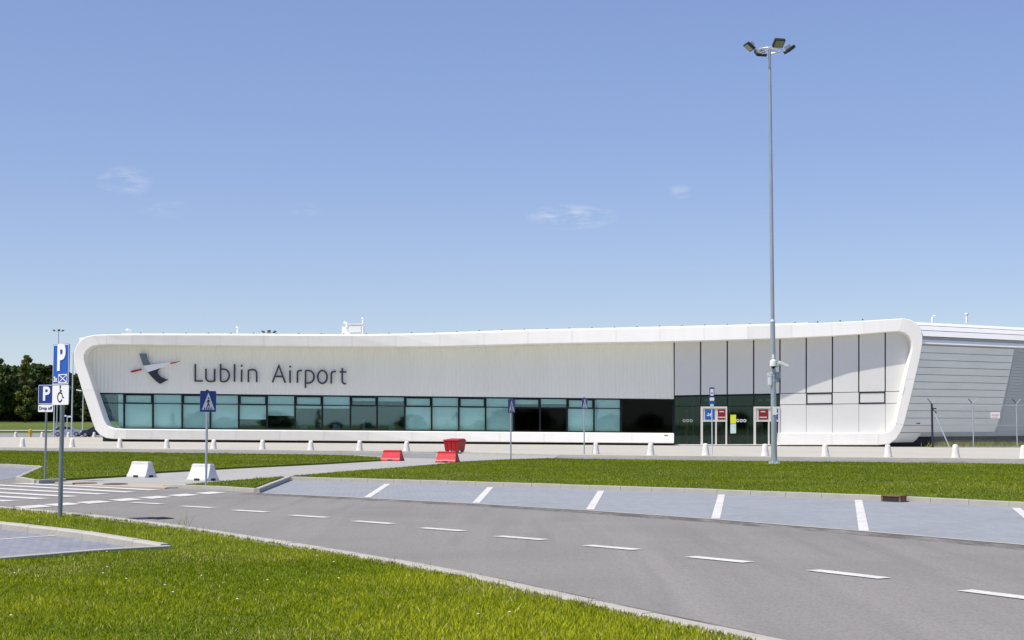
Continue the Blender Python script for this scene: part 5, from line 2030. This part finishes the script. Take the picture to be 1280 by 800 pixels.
def blades(name, poly, bounds, density, hgt, wid, z, label, seed, cols, margin=3.0, bend=True, dry=.06):
    r_ = np.random.default_rng(seed)
    x0, x1, y0, y1 = bounds
    n = int((x1 - x0) * (y1 - y0) * density)
    x = r_.uniform(x0, x1, n)
    y = r_.uniform(y0, y1, n)
    keep = (np.abs(x) < 0.345 * y + margin) & in_poly(x, y, poly)
    x, y = x[keep], y[keep]
    n = len(x)
    patch = np.clip((vnoise(x, y, seed + 1, .38) * .45 + vnoise(x, y, seed + 2, 1.3) * .33 + vnoise(x, y, seed + 4, 3.1) * .22 - .5) * 1.7 + .5, 0, 1)
    fine = vnoise(x, y, seed + 3, 5.0)
    h = hgt * (.35 + .95 * r_.random(n) ** 1.3) * (.55 + .55 * patch + .45 * fine)
    w = wid * r_.uniform(.6, 1.3, n)
    a = r_.uniform(0, 2 * np.pi, n)
    lean = r_.uniform(.05, .75, n) * h
    la = r_.uniform(0, 2 * np.pi, n)
    ux, uy = np.cos(a) * w / 2, np.sin(a) * w / 2
    lx, ly = np.cos(la) * lean, np.sin(la) * lean
    zz0 = np.full(n, z - .01)
    if bend:
        V = np.empty((n, 5, 3))
        V[:, 0] = np.stack([x - ux, y - uy, zz0], 1)
        V[:, 1] = np.stack([x + ux, y + uy, zz0], 1)
        V[:, 2] = np.stack([x + ux * .8 + lx * .3, y + uy * .8 + ly * .3, zz0 + h * .6], 1)
        V[:, 3] = np.stack([x - ux * .8 + lx * .3, y - uy * .8 + ly * .3, zz0 + h * .6], 1)
        V[:, 4] = np.stack([x + lx, y + ly, zz0 + h], 1)
        nv = 5
        loops = np.array([0, 1, 2, 3, 3, 2, 4])
        li = (np.arange(n)[:, None] * 5 + loops[None]).ravel().astype(np.int32)
        ls = (np.arange(n)[:, None] * 7 + np.array([0, 4])[None]).ravel().astype(np.int32)
        lt = np.tile(np.array([4, 3], dtype=np.int32), n)
    else:
        V = np.empty((n, 3, 3))
        V[:, 0] = np.stack([x - ux, y - uy, zz0], 1)
        V[:, 1] = np.stack([x + ux, y + uy, zz0], 1)
        V[:, 2] = np.stack([x + lx, y + ly, zz0 + h], 1)
        nv = 3
        li = np.arange(n * 3, dtype=np.int32)
        ls = np.arange(0, n * 3, 3, dtype=np.int32)
        lt = np.full(n, 3, dtype=np.int32)
    me = bpy.data.meshes.new(name)
    me.vertices.add(n * nv)
    me.vertices.foreach_set('co', V.reshape(-1))
    me.loops.add(len(li))
    me.loops.foreach_set('vertex_index', li)
    me.polygons.add(len(ls))
    me.polygons.foreach_set('loop_start', ls)
    me.polygons.foreach_set('loop_total', lt)
    me.update(calc_edges=True)
    c0, c1, c2 = (np.array(c) for c in cols)
    t = np.clip(patch * 1.3 - .15 + r_.normal(0, .18, n), 0, 1)[:, None]
    col = c0 * (1 - t) + c1 * t
    dryn = np.clip((vnoise(x, y, seed + 6, .55) - .55) * 3, 0, 1)
    isdry = (r_.random(n) < dry * (.3 + 1.2 * fine + 4.0 * dryn))[:, None]
    col = np.where(isdry, c2 * r_.uniform(.7, 1.2, (n, 1)), col) * r_.uniform(.75, 1.25, (n, 1))
    rgba = np.ones((n, 4))
    rgba[:, :3] = col
    at = me.color_attributes.new('tint', 'FLOAT_COLOR', 'POINT')
    at.data.foreach_set('color', np.repeat(rgba, nv, axis=0).ravel())
    me.materials.append(M['blade'])
    o = bpy.data.objects.new(name, me)
    COL.objects.link(o)
    tag(o, label, 'grass', kind='stuff')
    return o


GC = ((0.170, 0.240, 0.002), (0.385, 0.420, 0.016), (0.56, 0.50, 0.17))
FC = ((0.088, 0.140, 0.0005), (0.215, 0.262, 0.002), (0.40, 0.38, 0.08))
fl_x = [p[0] for p in front_lawn_poly]
blades('front_grass', front_lawn_poly, (-14, 8, 8, 21), 2700, .050, .0090, FRONT_Z, 'short green grass blades of the front lawn nearest to the viewer', 21, GC)
blades('front_grass', front_lawn_poly, (-22, 4, 21, 42), 1000, .052, .014, FRONT_Z, 'short green grass of the front lawn along the road kerb', 22, GC, bend=False)
blades('lawn_grass', main_lawn_poly, (-12, 32, 26, 92), 260, .048, .026, LAWN_Z, 'short green grass of the long lawn strip behind the bays', 23, FC, bend=False)
blades('lawn_grass', left_poly, (-45, -4, 42, 112), 170, .050, .032, LAWN_Z, 'short green grass of the lawn left of the footpath', 24, FC, bend=False)
blades('lawn_grass', tri_poly, (-14, -4, 36, 54), 300, .05, .024, LAWN_Z, 'grass of the small triangular lawn beside the bays', 25, FC, bend=False)

# taller weeds in the kerb joints and behind the fence
def weeds(name, pts, n, hgt, wid, label, seed, spread=.12):
    poly_all = []
    r_ = random.Random(seed)
    vs, fs, cl = [], [], []
    for k in range(n):
        i = r_.randrange(len(pts) - 1)
        q = pts[i].lerp(pts[i + 1], r_.random())
        for b in range(r_.randint(3, 7)):
            a = r_.uniform(0, 6.28)
            h = hgt * r_.uniform(.4, 1.1)
            x, y = q.x + r_.gauss(0, spread), q.y + r_.gauss(0, spread)
            lx, ly = r_.gauss(0, .3) * h, r_.gauss(0, .3) * h
            o = len(vs)
            vs += [(x - math.cos(a) * wid, y - math.sin(a) * wid, q.z), (x + math.cos(a) * wid, y + math.sin(a) * wid, q.z), (x + lx, y + ly, q.z + h)]
            fs.append((o, o + 1, o + 2))
            t = r_.uniform(.7, 1.3)
            c = (.24 * t, .28 * t, .02 * t, 1) if r_.random() < .6 else (.28 * t, .24 * t, .10 * t, 1)
            cl += [c] * 3
    me = bpy.data.meshes.new(name)
    me.from_pydata(vs, [], fs)
    at = me.color_attributes.new('tint', 'FLOAT_COLOR', 'POINT')
    at.data.foreach_set('color', np.array(cl).ravel())
    me.materials.append(M['blade'])
    o = bpy.data.objects.new(name, me)
    COL.objects.link(o)
    return tag(o, label, 'weeds', kind='stuff')


seg = [v for v in offset_line(near_kerb, .16) if 14 < v.y < 34]
weeds('kerb_weeds', [Vector((v.x, v.y, .07)) for v in seg], 70, .12, .006, 'sparse weeds growing over the front kerb', 5, .06)
seg = [v for v in offset_line(near_kerb, .175) if 12 < v.y < 36]
weeds('kerb_grass', [Vector((v.x, v.y, .095)) for v in seg], 800, .042, .006, 'grass fringe overhanging the front kerb', 15, .035)
seg = [G(px, py) for px, py in ((205, 654), (225, 657.5), (262, 662.5))]
weeds('kerb_weeds', [Vector((v.x + .1, v.y + .1, .0)) for v in seg], 4, .26, .004, 'few taller dry stalks by the kerb near the storm drain', 6, .10)
weeds('fence_weeds', [Vector((x, 112.5, terrain(x, 112) + .1)) for x in (fx(1172) * 1.07, fx(1240) * 1.07, fx(1330) * 1.07)], 420, .55, .03, 'rough green weeds behind the chain-link fence', 8, .5)

# small white daisies in the front lawn
fl = MB()
for k in range(26):
    for _ in range(40):
        x, y = random.uniform(-9, 1), random.uniform(12.5, 28)
        if in_poly(np.array([x]), np.array([y]), front_lawn_poly)[0]:
            break
    fl.lathe([(.011, 0), (.014, .006), (.004, .010)], 6, (x, y, FRONT_Z + random.uniform(.04, .07)))
tag(fl.build('daisies', M['flower'], fixn=False), 'tiny white daisies scattered in the front lawn', 'flowers', kind='stuff')
